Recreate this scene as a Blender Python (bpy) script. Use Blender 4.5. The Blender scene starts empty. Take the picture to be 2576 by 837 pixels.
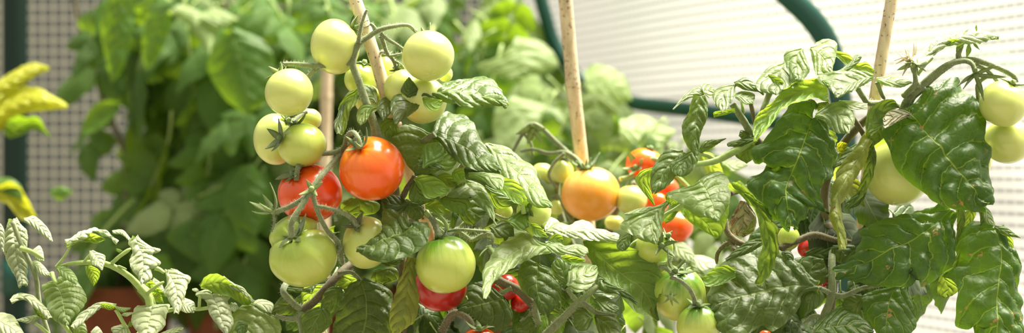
import bpy, math, random
from mathutils import Vector, Matrix, noise
sc = bpy.context.scene
COL = sc.collection
H = 0.5                      # camera height above the greenhouse floor
KX = 0.00025 / 1.2           # metres per photo pixel per metre of distance
R = random.Random(7)

def P(px, py, d=0.0):        # point d millimetres behind the main plants (1.2 m from the lens)
    Y = 1.2 + d / 1000.0
    return Vector(((px - 1288) * KX * Y, Y, H + (418.5 - py) * KX * Y))

FR = {'A': (600, 0, 1.992), 'M': (0, 0, 1.9016), 'B': (600, 400, 1.916), 'C': (950, 150, 1.992), 'D': (1050, 417, 1.992),
      'E': (1280, 240, 1.992), 'F': (1400, 417, 1.992), 'G': (0, 400, 1.9154), 'H': (300, 417, 1.992),
      'I': (1680, 60, 1.992), 'J': (2076, 60, 1.992), 'K': (1750, 417, 1.992), 'L': (2076, 417, 1.992),
      'O': (1800, 0, 2.79), 'X': (0, 0, 1.0)}
def F(f, pts):
    ox, oy, s = FR[f]
    return [(ox + p[0] / s, oy + p[1] / s) + tuple(p[2:]) for p in pts]

# ---------------------------------------------------------------- materials
def new_mat(name):
    m = bpy.data.materials.new(name); m.use_nodes = True
    nt = m.node_tree
    for n in list(nt.nodes): nt.nodes.remove(n)
    out = nt.nodes.new('ShaderNodeOutputMaterial')
    return m, nt, out
class NB:
    def __init__(s, nt): s.nt = nt
    def n(s, t, **kw):
        nd = s.nt.nodes.new(t)
        for k, v in kw.items(): setattr(nd, k, v)
        return nd
    def put(s, sock, v):
        if hasattr(v, 'is_linked') or isinstance(v, bpy.types.NodeSocket): s.nt.links.new(v, sock)
        else: sock.default_value = v
    def math(s, op, a, b=None, c=None, clamp=False):
        nd = s.n('ShaderNodeMath', operation=op); nd.use_clamp = clamp
        for i, v in enumerate((a, b, c)):
            if v is not None: s.put(nd.inputs[i], v)
        return nd.outputs[0]
    def mix(s, f, a, b, mode='MIX'):
        nd = s.n('ShaderNodeMix', data_type='RGBA', blend_type=mode)
        s.put(nd.inputs[0], f); s.put(nd.inputs[6], a); s.put(nd.inputs[7], b)
        return nd.outputs[2]
    def ss(s, v, lo, hi, a=0.0, b=1.0):
        nd = s.n('ShaderNodeMapRange', interpolation_type='SMOOTHSTEP')
        for i, x in enumerate((v, lo, hi, a, b)): s.put(nd.inputs[i], x)
        return nd.outputs[0]
    def noise(s, vec, scale, detail=2.0, rough=0.5):
        nd = s.n('ShaderNodeTexNoise'); s.put(nd.inputs['Vector'], vec)
        nd.inputs['Scale'].default_value = scale; nd.inputs['Detail'].default_value = detail
        nd.inputs['Roughness'].default_value = rough
        return nd.outputs['Fac']
def c4(c): return (c[0], c[1], c[2], 1.0)

VK, VC = 7.0, 0.19
def leaf_mat(name, top, under, trans, tf=0.29, vein=(0.32, 0.42, 0.12), spots=0.0, rough=0.46, sheen=0.08, spec=0.4, bump=0.0006, veinstr=0.55, spotcol=(0.45, 0.28, 0.1), big=False):
    m, nt, out = new_mat(name); b = NB(nt)
    tc = b.n('ShaderNodeTexCoord'); obj = tc.outputs['Object']
    sep = b.n('ShaderNodeSeparateXYZ'); nt.links.new(tc.outputs['UV'], sep.inputs[0])
    u, v = sep.outputs[0], sep.outputs[1]
    nz = b.noise(obj, 140.0, 2.0)
    sgn = b.math('SUBTRACT', v, 0.5)
    a = b.math('MULTIPLY', b.math('ABSOLUTE', sgn), 2.0)
    side = b.math('MULTIPLY', b.math('GREATER_THAN', sgn, 0.0), 0.4)
    aa = b.math('MULTIPLY', a, b.math('ADD', 0.6, b.math('MULTIPLY', a, 0.7)))
    t = b.math('MULTIPLY', b.math('SUBTRACT', u, b.math('MULTIPLY', aa, VC)), VK)
    t = b.math('ADD', t, side)
    t = b.math('ADD', t, b.math('MULTIPLY', b.math('SUBTRACT', nz, 0.5), 0.45))
    fr = b.math('FRACT', b.math('ADD', t, 20.0))
    dd = b.math('MULTIPLY', b.math('ABSOLUTE', b.math('SUBTRACT', fr, 0.5)), 2.0)
    sv = b.math('MULTIPLY', b.ss(dd, 0.92 if big else 0.935, 0.985), b.math('SUBTRACT', 1.0, b.math('MULTIPLY', a, 0.35 if big else 0.55)))
    mid = b.ss(a, 0.004 if big else 0.008, 0.024 if big else 0.04, 1.0, 0.0)
    mask = b.math('MAXIMUM', mid, b.math('MULTIPLY', sv, 0.9))
    vo = b.n('ShaderNodeTexVoronoi', feature='DISTANCE_TO_EDGE'); nt.links.new(obj, vo.inputs['Vector'])
    vo.inputs['Scale'].default_value = 170.0
    ed = b.ss(vo.outputs['Distance'], 0.0, 0.22)
    mask = b.math('MAXIMUM', mask, b.math('MULTIPLY', b.ss(vo.outputs['Distance'], 0.0, 0.07, 1.0, 0.0), 0.1 if big else 0.22))
    svw = b.math('MULTIPLY', b.ss(dd, 0.55, 1.0), -0.8)
    h = b.math('ADD', b.math('MULTIPLY', ed, 0.28), svw)
    h = b.math('ADD', h, b.math('MULTIPLY', b.noise(obj, 900.0, 1.0), 0.06))
    h = b.math('SUBTRACT', h, b.math('MULTIPLY', mid, 0.5))
    bp = b.n('ShaderNodeBump'); bp.inputs['Strength'].default_value = 0.9; bp.inputs['Distance'].default_value = bump
    nt.links.new(h, bp.inputs['Height'])
    geo = b.n('ShaderNodeNewGeometry'); oi = b.n('ShaderNodeObjectInfo')
    tone = b.math('ADD', 0.78, b.math('MULTIPLY', b.noise(obj, 60.0, 2.0), 0.44))
    tone = b.math('MULTIPLY', tone, b.math('ADD', 0.85, b.math('MULTIPLY', oi.outputs['Random'], 0.3)))
    def finish(col):
        vv = b.mix(b.math('MULTIPLY', mask, veinstr), c4(col), c4(vein))
        return vv
    ct, cu, cr = finish(top), finish(under), finish(trans)
    col = b.mix(geo.outputs['Backfacing'], ct, cu)
    tn = b.n('ShaderNodeCombineColor')
    for i in range(3): nt.links.new(tone, tn.inputs[i])
    col = b.mix(1.0, col, tn.outputs[0], 'MULTIPLY'); cr = b.mix(1.0, cr, tn.outputs[0], 'MULTIPLY')
    if spots > 0:
        s1 = b.ss(b.noise(obj, 130.0, 4.0, 0.65), 0.68 - 0.05 * spots, 0.72 - 0.05 * spots)
        s1 = b.math('MULTIPLY', s1, b.ss(b.noise(obj, 28.0, 1.0), 0.45, 0.6))
        col = b.mix(s1, col, c4(spotcol)); cr = b.mix(s1, cr, c4((0.4, 0.2, 0.05)))
    pr = b.n('ShaderNodeBsdfPrincipled')
    nt.links.new(col, pr.inputs['Base Color']); nt.links.new(bp.outputs[0], pr.inputs['Normal'])
    pr.inputs['Roughness'].default_value = rough
    pr.inputs['Specular IOR Level'].default_value = spec
    pr.inputs['Sheen Weight'].default_value = sheen
    pr.inputs['Sheen Roughness'].default_value = 0.5
    tr = b.n('ShaderNodeBsdfTranslucent'); nt.links.new(cr, tr.inputs['Color']); nt.links.new(bp.outputs[0], tr.inputs['Normal'])
    mx = b.n('ShaderNodeMixShader'); mx.inputs[0].default_value = tf
    nt.links.new(pr.outputs[0], mx.inputs[1]); nt.links.new(tr.outputs[0], mx.inputs[2])
    nt.links.new(mx.outputs[0], out.inputs['Surface'])
    return m

def simple(name, col, rough=0.6, spec=0.4, nscale=0, namp=0.3, col2=None, bump=0.0, sheen=0.0, tf=0.0):
    m, nt, out = new_mat(name); b = NB(nt)
    pr = b.n('ShaderNodeBsdfPrincipled'); pr.inputs['Roughness'].default_value = rough
    pr.inputs['Specular IOR Level'].default_value = spec; pr.inputs['Sheen Weight'].default_value = sheen
    if nscale:
        tc = b.n('ShaderNodeTexCoord')
        f = b.noise(tc.outputs['Object'], nscale, 3.0, 0.6)
        f2 = b.ss(f, 0.5 - namp, 0.5 + namp)
        c = b.mix(f2, c4(col), c4(col2 or [x * 0.6 for x in col]))
        nt.links.new(c, pr.inputs['Base Color'])
        if bump:
            bp = b.n('ShaderNodeBump'); bp.inputs['Distance'].default_value = bump
            nt.links.new(f, bp.inputs['Height']); nt.links.new(bp.outputs[0], pr.inputs['Normal'])
    else: pr.inputs['Base Color'].default_value = c4(col)
    if tf:
        tr = b.n('ShaderNodeBsdfTranslucent'); tr.inputs['Color'].default_value = c4(col)
        mx = b.n('ShaderNodeMixShader'); mx.inputs[0].default_value = tf
        nt.links.new(pr.outputs[0], mx.inputs[1]); nt.links.new(tr.outputs[0], mx.inputs[2])
        nt.links.new(mx.outputs[0], out.inputs['Surface'])
    else: nt.links.new(pr.outputs[0], out.inputs['Surface'])
    return m

def fruit_mat(name, body, shoulder, streak, sh_amt=0.6, speck=(0.75, 0.75, 0.45), rough=0.3, sss=(1.0, 1.0, 0.4)):
    m, nt, out = new_mat(name); b = NB(nt)
    tc = b.n('ShaderNodeTexCoord'); sep = b.n('ShaderNodeSeparateXYZ'); nt.links.new(tc.outputs['UV'], sep.inputs[0])
    ang, lat = sep.outputs[0], sep.outputs[1]            # lat 0 at the stalk, 1 at the blossom end
    obj = tc.outputs['Object']
    cv = b.n('ShaderNodeCombineXYZ'); b.put(cv.inputs[0], b.math('MULTIPLY', ang, 26.0)); b.put(cv.inputs[1], b.math('MULTIPLY', lat, 1.6))
    stn = b.noise(cv.outputs[0], 1.0, 3.0, 0.6)
    blot = b.noise(obj, 70.0, 2.0)
    f = b.ss(b.math('ADD', lat, b.math('MULTIPLY', b.math('SUBTRACT', stn, 0.5), 0.5)), 0.08, 0.5, sh_amt, 0.0)
    col = b.mix(f, c4(body), c4(shoulder))
    f2 = b.math('MULTIPLY', b.ss(stn, 0.45, 0.75), b.ss(lat, 0.0, 0.9, 0.5, 0.15))
    col = b.mix(f2, col, c4(streak))
    col = b.mix(b.ss(blot, 0.55, 0.8, 0.0, 0.3), col, c4(streak))
    vo = b.n('ShaderNodeTexVoronoi'); nt.links.new(obj, vo.inputs['Vector']); vo.inputs['Scale'].default_value = 900.0
    sp = b.math('MULTIPLY', b.ss(vo.outputs['Distance'], 0.10, 0.22, 1.0, 0.0), 0.22)
    col = b.mix(sp, col, c4(speck))
    pr = b.n('ShaderNodeBsdfPrincipled'); nt.links.new(col, pr.inputs['Base Color'])
    pr.inputs['Roughness'].default_value = rough; pr.inputs['Specular IOR Level'].default_value = 0.5
    pr.inputs['Coat Weight'].default_value = 0.45; pr.inputs['Coat Roughness'].default_value = 0.22
    pr.inputs['Subsurface Weight'].default_value = 0.85
    pr.inputs['Subsurface Radius'].default_value = sss; pr.inputs['Subsurface Scale'].default_value = 0.007
    bp = b.n('ShaderNodeBump'); bp.inputs['Distance'].default_value = 0.0004; bp.inputs['Strength'].default_value = 0.5
    nt.links.new(blot, bp.inputs['Height']); nt.links.new(bp.outputs[0], pr.inputs['Normal'])
    nt.links.new(pr.outputs[0], out.inputs['Surface'])
    return m

M = {}
M['lush'] = leaf_mat('tomato_leaf_green', (0.046, 0.090, 0.012), (0.11, 0.20, 0.03), (0.32, 0.45, 0.02))
M['spot'] = leaf_mat('tomato_leaf_blemished', (0.028, 0.076, 0.010), (0.08, 0.16, 0.03), (0.22, 0.42, 0.006), tf=0.33, spots=1.2, vein=(0.34, 0.46, 0.06), veinstr=0.75, big=True)
M['shaded'] = leaf_mat('shaded_tomato_leaf', (0.032, 0.068, 0.010), (0.08, 0.15, 0.03), (0.16, 0.30, 0.01), tf=0.2)  # darker leaf copy for the inner filler leaves, shade put into the colour
M['young'] = leaf_mat('young_tomato_leaf', (0.10, 0.20, 0.03), (0.15, 0.28, 0.04), (0.40, 0.55, 0.04), tf=0.5)
M['silver'] = leaf_mat('downy_tomato_leaf', (0.34, 0.38, 0.23), (0.22, 0.35, 0.07), (0.42, 0.62, 0.04), tf=0.3, rough=0.5, sheen=0.25, bump=0.0008, vein=(0.42, 0.5, 0.26))
M['pale'] = leaf_mat('pale_tomato_leaf', (0.125, 0.175, 0.055), (0.17, 0.27, 0.05), (0.4, 0.62, 0.03), tf=0.38, sheen=0.2)
M['olive'] = leaf_mat('ageing_tomato_leaf', (0.15, 0.18, 0.03), (0.18, 0.24, 0.05), (0.48, 0.52, 0.04), tf=0.38, spots=1.5, spotcol=(0.3, 0.2, 0.09))
M['dry'] = leaf_mat('withered_tomato_leaf', (0.27, 0.25, 0.15), (0.25, 0.22, 0.13), (0.3, 0.25, 0.1), tf=0.2, spots=2.5, bump=0.0015, spotcol=(0.1, 0.05, 0.03))
M['bgleaf'] = leaf_mat('background_tomato_leaf', (0.07, 0.17, 0.02), (0.13, 0.27, 0.03), (0.34, 0.54, 0.01), tf=0.45)
M['bgpale'] = leaf_mat('background_pale_leaf', (0.30, 0.40, 0.16), (0.32, 0.44, 0.12), (0.5, 0.68, 0.06), tf=0.42)
M['yellow'] = leaf_mat('yellowing_leaf', (0.38, 0.40, 0.012), (0.36, 0.38, 0.02), (0.6, 0.62, 0.02), tf=0.5, vein=(0.6, 0.6, 0.05))
M['stem'] = simple('downy_green_stem', (0.20, 0.25, 0.11), 0.6, 0.3, 300, 0.25, (0.13, 0.15, 0.06), 0.0003, sheen=0.4)
M['stemy'] = simple('young_green_stem', (0.36, 0.47, 0.13), 0.55, 0.3, 300, 0.25, (0.26, 0.38, 0.1), 0.0002, sheen=0.3)
M['stemd'] = simple('woody_brown_stem', (0.15, 0.12, 0.06), 0.7, 0.3, 200, 0.3, (0.09, 0.08, 0.04), 0.0004, sheen=0.2)
M['hair'] = simple('stem_hairs', (0.75, 0.78, 0.6), 0.6, 0.3, tf=0.4)
M['sepal'] = simple('calyx_green', (0.16, 0.25, 0.07), 0.55, 0.4, 400, 0.3, (0.25, 0.33, 0.1), 0.0002, sheen=0.3, tf=0.25)
M['sepaly'] = simple('pale_calyx_green', (0.3, 0.42, 0.12), 0.55, 0.4, 400, 0.3, (0.4, 0.5, 0.2), 0.0002, sheen=0.3, tf=0.3)
M['petal'] = simple('withered_petal', (0.8, 0.76, 0.55), 0.6, 0.3, 300, 0.3, (0.6, 0.5, 0.3), 0.0002, tf=0.4)
M['cane'] = None
G1 = ((0.60, 0.65, 0.20), (0.45, 0.55, 0.11), (0.50, 0.57, 0.13))
M['f_pale'] = fruit_mat('unripe_tomato_skin', *G1)
M['f_green'] = fruit_mat('striped_green_tomato_skin', (0.50, 0.57, 0.12), (0.30, 0.44, 0.04), (0.33, 0.45, 0.06), 0.8)
M['f_dark'] = fruit_mat('green_shouldered_tomato_skin', (0.54, 0.61, 0.13), (0.11, 0.28, 0.015), (0.33, 0.47, 0.06), 1.0)
M['f_orange'] = fruit_mat('orange_red_tomato_skin', (0.88, 0.115, 0.003), (0.9, 0.26, 0.006), (0.9, 0.17, 0.004), 0.7, speck=(0.9, 0.35, 0.08), rough=0.24)
M['f_red'] = fruit_mat('ripe_red_tomato_skin', (0.82, 0.075, 0.005), (0.88, 0.14, 0.006), (0.8, 0.09, 0.006), 0.5, speck=(0.85, 0.25, 0.08), rough=0.26)
M['f_yellow'] = fruit_mat('yellow_orange_tomato_skin', (0.88, 0.38, 0.04), (0.90, 0.66, 0.17), (0.9, 0.56, 0.12), 0.95, speck=(0.9, 0.7, 0.3))
M['f_deep'] = fruit_mat('deep_red_tomato_skin', (0.5, 0.012, 0.008), (0.55, 0.02, 0.01), (0.5, 0.015, 0.01), 0.4, speck=(0.6, 0.05, 0.03))

def cane_mat():
    m, nt, out = new_mat('bamboo_cane'); b = NB(nt)
    tc = b.n('ShaderNodeTexCoord'); o = tc.outputs['Object']
    mp = b.n('ShaderNodeMapping'); mp.inputs['Scale'].default_value = (1, 1, 0.25); nt.links.new(o, mp.inputs[0])
    c = b.mix(b.ss(b.noise(mp.outputs[0], 260, 3), 0.35, 0.65), c4((0.72, 0.60, 0.40)), c4((0.56, 0.43, 0.27)))
    sp = b.math('MULTIPLY', b.ss(b.noise(o, 420, 2, 0.6), 0.60, 0.66), b.ss(b.noise(o, 45, 1), 0.42, 0.58))
    c = b.mix(sp, c, c4((0.07, 0.04, 0.03)))
    pr = b.n('ShaderNodeBsdfPrincipled'); nt.links.new(c, pr.inputs['Base Color']); pr.inputs['Roughness'].default_value = 0.55
    nt.links.new(pr.outputs[0], out.inputs[0]); return m
M['cane'] = cane_mat()
M['tube'] = simple('green_coated_tube', (0.004, 0.075, 0.055), 0.4, 0.5)
M['post'] = simple('dark_green_post', (0.003, 0.022, 0.014), 0.5, 0.4)
M['terra'] = simple('terracotta', (0.28, 0.09, 0.045), 0.85, 0.15, 60, 0.3, (0.20, 0.065, 0.035), 0.0005)
M['soil'] = simple('potting_soil', (0.03, 0.02, 0.012), 0.95, 0.1, 200, 0.3, (0.06, 0.04, 0.02), 0.003)
M['wood'] = simple('weathered_wood', (0.30, 0.26, 0.20), 0.8, 0.2, 30, 0.3, (0.22, 0.19, 0.15), 0.001)
M['gravelfloor'] = simple('gravel_floor', (0.22, 0.20, 0.16), 0.9, 0.2, 90, 0.3, (0.12, 0.11, 0.09), 0.004)
M['shade_boards'] = simple('grey_shade_boards', (0.085, 0.09, 0.09), 0.85, 0.2, 20, 0.3, (0.065, 0.067, 0.065))

def sheet_mat(name, film=(0.86, 0.86, 0.84), clear=0.2, diff=0.25, thread=(0.85, 0.82, 0.7), cell=(0.0152, 0.0158), w=(0.13, 0.15), tthread=0.5):
    m, nt, out = new_mat(name); b = NB(nt)
    tc = b.n('ShaderNodeTexCoord'); sep = b.n('ShaderNodeSeparateXYZ'); nt.links.new(tc.outputs['UV'], sep.inputs[0])
    def line(s, ww, ce):
        f = b.math('FRACT', b.math('DIVIDE', s, ce))
        return b.math('GREATER_THAN', b.math('ABSOLUTE', b.math('SUBTRACT', f, 0.5)), 0.5 - ww)
    g = b.math('MAXIMUM', line(sep.outputs[0], w[0], cell[0]), line(sep.outputs[1], w[1], cell[1]))
    tr = b.n('ShaderNodeBsdfTranslucent'); tr.inputs['Color'].default_value = c4(film)
    df = b.n('ShaderNodeBsdfPrincipled'); df.inputs['Base Color'].default_value = c4(film); df.inputs['Roughness'].default_value = 0.35
    tp = b.n('ShaderNodeBsdfTransparent')
    m1 = b.n('ShaderNodeMixShader'); m1.inputs[0].default_value = diff
    nt.links.new(tr.outputs[0], m1.inputs[1]); nt.links.new(df.outputs[0], m1.inputs[2])
    m2 = b.n('ShaderNodeMixShader'); m2.inputs[0].default_value = clear
    nt.links.new(m1.outputs[0], m2.inputs[1]); nt.links.new(tp.outputs[0], m2.inputs[2])
    d2 = b.n('ShaderNodeBsdfDiffuse'); d2.inputs[0].default_value = c4(thread)
    t2 = b.n('ShaderNodeBsdfTranslucent'); t2.inputs[0].default_value = c4(thread)
    m3 = b.n('ShaderNodeMixShader'); m3.inputs[0].default_value = tthread
    nt.links.new(d2.outputs[0], m3.inputs[1]); nt.links.new(t2.outputs[0], m3.inputs[2])
    m4 = b.n('ShaderNodeMixShader'); nt.links.new(g, m4.inputs[0])
    nt.links.new(m2.outputs[0], m4.inputs[1]); nt.links.new(m3.outputs[0], m4.inputs[2])
    nt.links.new(m4.outputs[0], out.inputs[0]); return m
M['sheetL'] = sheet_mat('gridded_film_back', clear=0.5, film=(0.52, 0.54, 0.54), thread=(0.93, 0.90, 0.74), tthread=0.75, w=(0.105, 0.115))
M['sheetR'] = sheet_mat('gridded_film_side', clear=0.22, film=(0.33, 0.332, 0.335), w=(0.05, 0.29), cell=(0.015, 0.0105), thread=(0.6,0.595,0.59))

# ---------------------------------------------------------------- geometry helpers
def crom(pts, n):
    """n points evenly spaced along a smooth curve through pts (tuples of any size)."""
    if len(pts) == 1: pts = [pts[0], pts[0]]
    dim = len(pts[0]); q = [tuple(2 * pts[0][k] - pts[1][k] for k in range(dim))] + list(pts) + [tuple(2 * pts[-1][k] - pts[-2][k] for k in range(dim))]
    fine = []
    for i in range(1, len(q) - 2):
        p0, p1, p2, p3 = q[i - 1:i + 3]
        for s in range(8):
            t = s / 8
            fine.append(tuple(0.5 * ((2 * p1[k]) + (-p0[k] + p2[k]) * t + (2 * p0[k] - 5 * p1[k] + 4 * p2[k] - p3[k]) * t * t + (-p0[k] + 3 * p1[k] - 3 * p2[k] + p3[k]) * t ** 3) for k in range(dim)))
    fine.append(tuple(pts[-1]))
    dk = min(dim, 2) if dim < 3 else 3
    cum = [0.0]
    for a, b in zip(fine, fine[1:]): cum.append(cum[-1] + math.sqrt(sum((a[k] - b[k]) ** 2 for k in range(dk))))
    tot = cum[-1] or 1.0; out = []; j = 0
    for i in range(n):
        s = tot * i / (n - 1)
        while j < len(cum) - 2 and cum[j + 1] < s: j += 1
        seg = (cum[j + 1] - cum[j]) or 1.0; t = min(1.0, max(0.0, (s - cum[j]) / seg))
        out.append(tuple(fine[j][k] * (1 - t) + fine[j + 1][k] * t for k in range(dim)))
    return out

def link_mesh(name, verts, faces, mats, parent=None, base=None, uvs=None, midx=None, smooth=True, kind=None, label=None):
    base = Vector(base) if base is not None else Vector(verts[0])
    me = bpy.data.meshes.new(name)
    me.from_pydata([tuple(Vector(v) - base) for v in verts], [], faces)
    for m in mats: me.materials.append(m)
    if uvs:
        ul = me.uv_layers.new(name='UVMap')
        for lp in me.loops: ul.data[lp.index].uv = uvs[lp.vertex_index]
    if midx: me.polygons.foreach_set('material_index', midx)
    if smooth: me.polygons.foreach_set('use_smooth', [True] * len(me.polygons))
    me.update()
    o = bpy.data.objects.new(name, me); COL.objects.link(o)
    if parent is not None:
        o.parent = parent
        o.location = base - WORLD[parent.name]
    else: o.location = base
    WORLD[o.name] = base.copy()
    if kind: o['kind'] = kind
    if label: o['label'] = label
    return o
WORLD = {}
def thing(name, loc, label, cat, group=None):
    o = bpy.data.objects.new(name, None); COL.objects.link(o); o.location = loc; o.empty_display_size = 0.02
    WORLD[o.name] = Vector(loc); o['label'] = label; o['category'] = cat
    if group: o['group'] = group
    return o
def tag(o, label, cat, group=None):
    o['label'] = label; o['category'] = cat
    if group: o['group'] = group
    return o
def struct(o): o['kind'] = 'structure'; return o

# leaves: A and B are the two edges, Mr the midrib, all traced base -> tip; ty/tx tilt the blade, fold bends it along the midrib
def leaf(plant, f, A, B, Mr=None, d=0.0, ty=0.6, tx=0.0, fold=4.0, bow=0.0, mat='lush', under=False, q=1.0, name='leaf', label=None, rows=44, half=9, wav=1.0, vs=1.0):
    A = crom(F(f, A), rows); B = crom(F(f, B), rows)
    if Mr: Mr = crom(F(f, Mr), rows)
    else: Mr = [((a[0] + b[0]) / 2, (a[1] + b[1]) / 2) for a, b in zip(A, B)]
    xs = [p[0] for p in A + B]; ys = [p[1] for p in A + B]
    xc, yc = sum(xs) / len(xs), sum(ys) / len(ys)
    size = max(max(xs) - min(xs), max(ys) - min(ys))
    sgn = -1.0 if under else 1.0; vf = max(0.5, min(0.95, size / 190.0)) * vs
    seed = R.random() * 50
    verts, uvs, grid = [], [], []
    for i in range(rows):
        u = i / (rows - 1)
        for j in range(-half, half + 1):
            v = j / half; av = abs(v)
            E = A[i] if v < 0 else B[i]; m = Mr[i]
            x = m[0] + (E[0] - m[0]) * av; y = m[1] + (E[1] - m[1]) * av
            if av > 0.99 and 0 < i < rows - 1:
                s = math.sin(u * 60 + seed) * 0.006 * size
                x += s * 0.6; y += s * 0.6
            px_mm = 0.25
            dep = d + ty * (yc - y) * px_mm + tx * (x - xc) * px_mm
            dep += sgn * fold * (av ** 1.6) * (size / 200.0) + bow * math.sin(math.pi * u)
            dep += wav * (size / 200.0) * 1.6 * av * av * math.sin(u * 15 + seed + (2 if v < 0 else 0))
            verts.append(P(x, y, dep)); uvs.append((u * vf, 0.5 + v * 0.5))
    W = 2 * half + 1; faces = []
    for i in range(rows - 1):
        for j in range(W - 1):
            a = i * W + j; faces.append((a, a + 1, a + W + 1, a + W))
    # averaged normal; the front of the mesh is the upper face of the leaf
    nrm = Vector((0, 0, 0))
    for fc in faces:
        nrm += (verts[fc[1]] - verts[fc[0]]).cross(verts[fc[3]] - verts[fc[0]])
    nrm.normalize()
    want = -1.0 if not under else 1.0                  # sign of y the upper face should have
    if nrm.y * want < 0:
        faces = [fc[::-1] for fc in faces]; nrm = -nrm
    # quilted relief between the side veins
    vn = [Vector((0, 0, 0)) for _ in verts]
    for fc in faces:
        n_ = (verts[fc[1]] - verts[fc[0]]).cross(verts[fc[3]] - verts[fc[0]])
        for k in fc: vn[k] += n_
    amp = 0.0016 * q * min(1.6, size / 160.0)
    for k, v in enumerate(verts):
        u, w = uvs[k]; a = abs(w - 0.5) * 2
        t = VK * (u - a * (0.6 + 0.7 * a) * VC) + (0.4 if w > 0.5 else 0.0)
        hgt = abs(math.sin(math.pi * t)) ** 0.7 * math.sin(math.pi * min(1, a * 1.0 + 0.02)) ** 0.6 * (1 - u / vf * 0.4)
        hgt += 0.6 * noise.noise(v * 160.0) + 0.8 * noise.noise(v * 70.0)
        if vn[k].length > 0: v += vn[k].normalized() * (amp * hgt)
    return link_mesh(name, verts, faces, [M[mat]], plant, uvs=uvs, label=label)

def tube_geo(pts3, radii, sides=10, verts=None, faces=None):
    verts = [] if verts is None else verts; faces = [] if faces is None else faces
    n = len(pts3); off = len(verts); up = Vector((0.13, 0.31, 0.94))
    prev = None
    for i, p in enumerate(pts3):
        t = (pts3[min(i + 1, n - 1)] - pts3[max(i - 1, 0)]).normalized()
        if prev is None:
            a = t.orthogonal().normalized()
        else:
            a = (prev - t * prev.dot(t)); a = a.normalized() if a.length > 1e-6 else t.orthogonal().normalized()
        prev = a; b = t.cross(a)
        for k in range(sides):
            an = 2 * math.pi * k / sides
            verts.append(p + (a * math.cos(an) + b * math.sin(an)) * radii[i])
    for i in range(n - 1):
        for k in range(sides):
            k2 = (k + 1) % sides
            faces.append((off + i * sides + k, off + i * sides + k2, off + (i + 1) * sides + k2, off + (i + 1) * sides + k))
    faces.append(tuple(off + k for k in range(sides))[::-1]); faces.append(tuple(off + (n - 1) * sides + k for k in range(sides)))
    return verts, faces

def stem(plant, f, pts, r0, r1, d=0.0, mat='stem', hairs=0, name='branch', label=None, n=None, knob=1.0):
    """pts (x, y[, depth]) in frame f; r0, r1 in photo pixels."""
    pp = [(p[0], p[1], (p[2] if len(p) > 2 else d)) for p in F(f, pts)]
    n = n or max(8, len(pp) * 7)
    c = crom([tuple(P(*p)) for p in pp], n)
    c = [Vector(p) for p in c]
    rad = []
    for i in range(n):
        u = i / (n - 1); r = (r0 + (r1 - r0) * u) * 0.00025 * (c[i].y / 1.2)
        r *= 1 + 0.08 * noise.noise(c[i] * 400.0)
        e = min(u, 1 - u)
        if u < 0.05: r *= 1 + 0.15 * knob * (1 - u / 0.05)
        if name == 'branch' and u > 0.88: r *= 1 - 0.5 * (u - 0.88) / 0.12
        rad.append(r)
    V, Fc = tube_geo(c, rad)
    mi = [0] * len(Fc); mats = [M[mat]]
    if hairs:
        mats.append(M['hair'])
        L = sum((b - a).length for a, b in zip(c, c[1:]))
        for _ in range(int(hairs * L * 1000)):
            i = R.randrange(0, n - 1); t = R.random(); p = c[i].lerp(c[i + 1], t)
            ax = (c[i + 1] - c[i]).normalized(); o_ = ax.orthogonal().normalized()
            o_ = Matrix.Rotation(R.random() * 6.283, 3, ax) @ o_
            dr = (o_ + ax * R.uniform(-0.3, 0.5)).normalized(); ln = R.uniform(0.0008, 0.0026)
            s = p + o_ * rad[i] * 0.9; side = dr.orthogonal().normalized() * 0.00007; s2 = dr.cross(side.normalized()) * 0.00007
            k = len(V); V += [s + side, s - side * 0.5 + s2, s - side * 0.5 - s2, s + dr * ln]
            Fc += [(k, k + 1, k + 3), (k + 1, k + 2, k + 3), (k + 2, k, k + 3)]; mi += [1, 1, 1]
    return link_mesh(name, V, Fc, mats, plant, base=c[0], midx=mi, label=label)

def sepals(parent, origin, axis, rad, n, length, curl, mat, seed, lift=0.25, name='calyx', wide=0.24):
    rr = random.Random(seed); axis = axis.normalized()
    e1 = axis.orthogonal().normalized(); e2 = axis.cross(e1)
    V, Fc = [], []
    for k in range(n):
        an = 2 * math.pi * k / n + rr.uniform(-0.3, 0.3) + seed
        rd = e1 * math.cos(an) + e2 * math.sin(an); tg = axis.cross(rd)
        L = length * rr.uniform(0.75, 1.15); cu = curl * rr.uniform(0.3, 1.6); W = wide * L * rr.uniform(0.8, 1.2)
        tw = rr.uniform(-0.6, 0.6); off = len(V); S = 9
        for i in range(S):
            s = i / (S - 1); w = W * (math.sin(math.pi * min(1, 0.18 + s * 0.82)) ** 0.8) * (1 - s * 0.3) + 0.0001
            drop = -((s * L) ** 2) / (2.2 * rad) if rad > 0 else 0
            p = origin + rd * (0.06 * L + s * L * (1 - 0.25 * max(0, cu) * s)) + axis * (lift * L * s * 0.5 + cu * L * s * s * 0.8 + drop * (1 - min(1, max(0, cu)))) + tg * (tw * L * s * s * 0.3)
            nn = (axis - rd * cu * s).normalized()
            for q_, hh in ((-1, 0.35), (0, 0), (1, 0.35)):
                V.append(p + tg * (q_ * w) + nn * (hh * w))
            V.append(p - nn * 0.00035)
        for i in range(S - 1):
            a = off + i * 4; b_ = a + 4
            Fc += [(a, a + 1, b_ + 1, b_), (a + 1, a + 2, b_ + 2, b_ + 1), (a + 2, a + 3, b_ + 3, b_ + 2), (a + 3, a, b_, b_ + 3)]
        Fc.append((off + (S - 1) * 4, off + (S - 1) * 4 + 1, off + (S - 1) * 4 + 2, off + (S - 1) * 4 + 3))
    # short swollen stalk end
    c = [origin - axis * 0.001, origin + axis * 0.0012, origin + axis * 0.003]
    tube_geo(c, [0.0022, 0.0019, 0.0012], 8, V, Fc)
    return link_mesh(name, V, Fc, [M[mat]], parent, base=origin)

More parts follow.
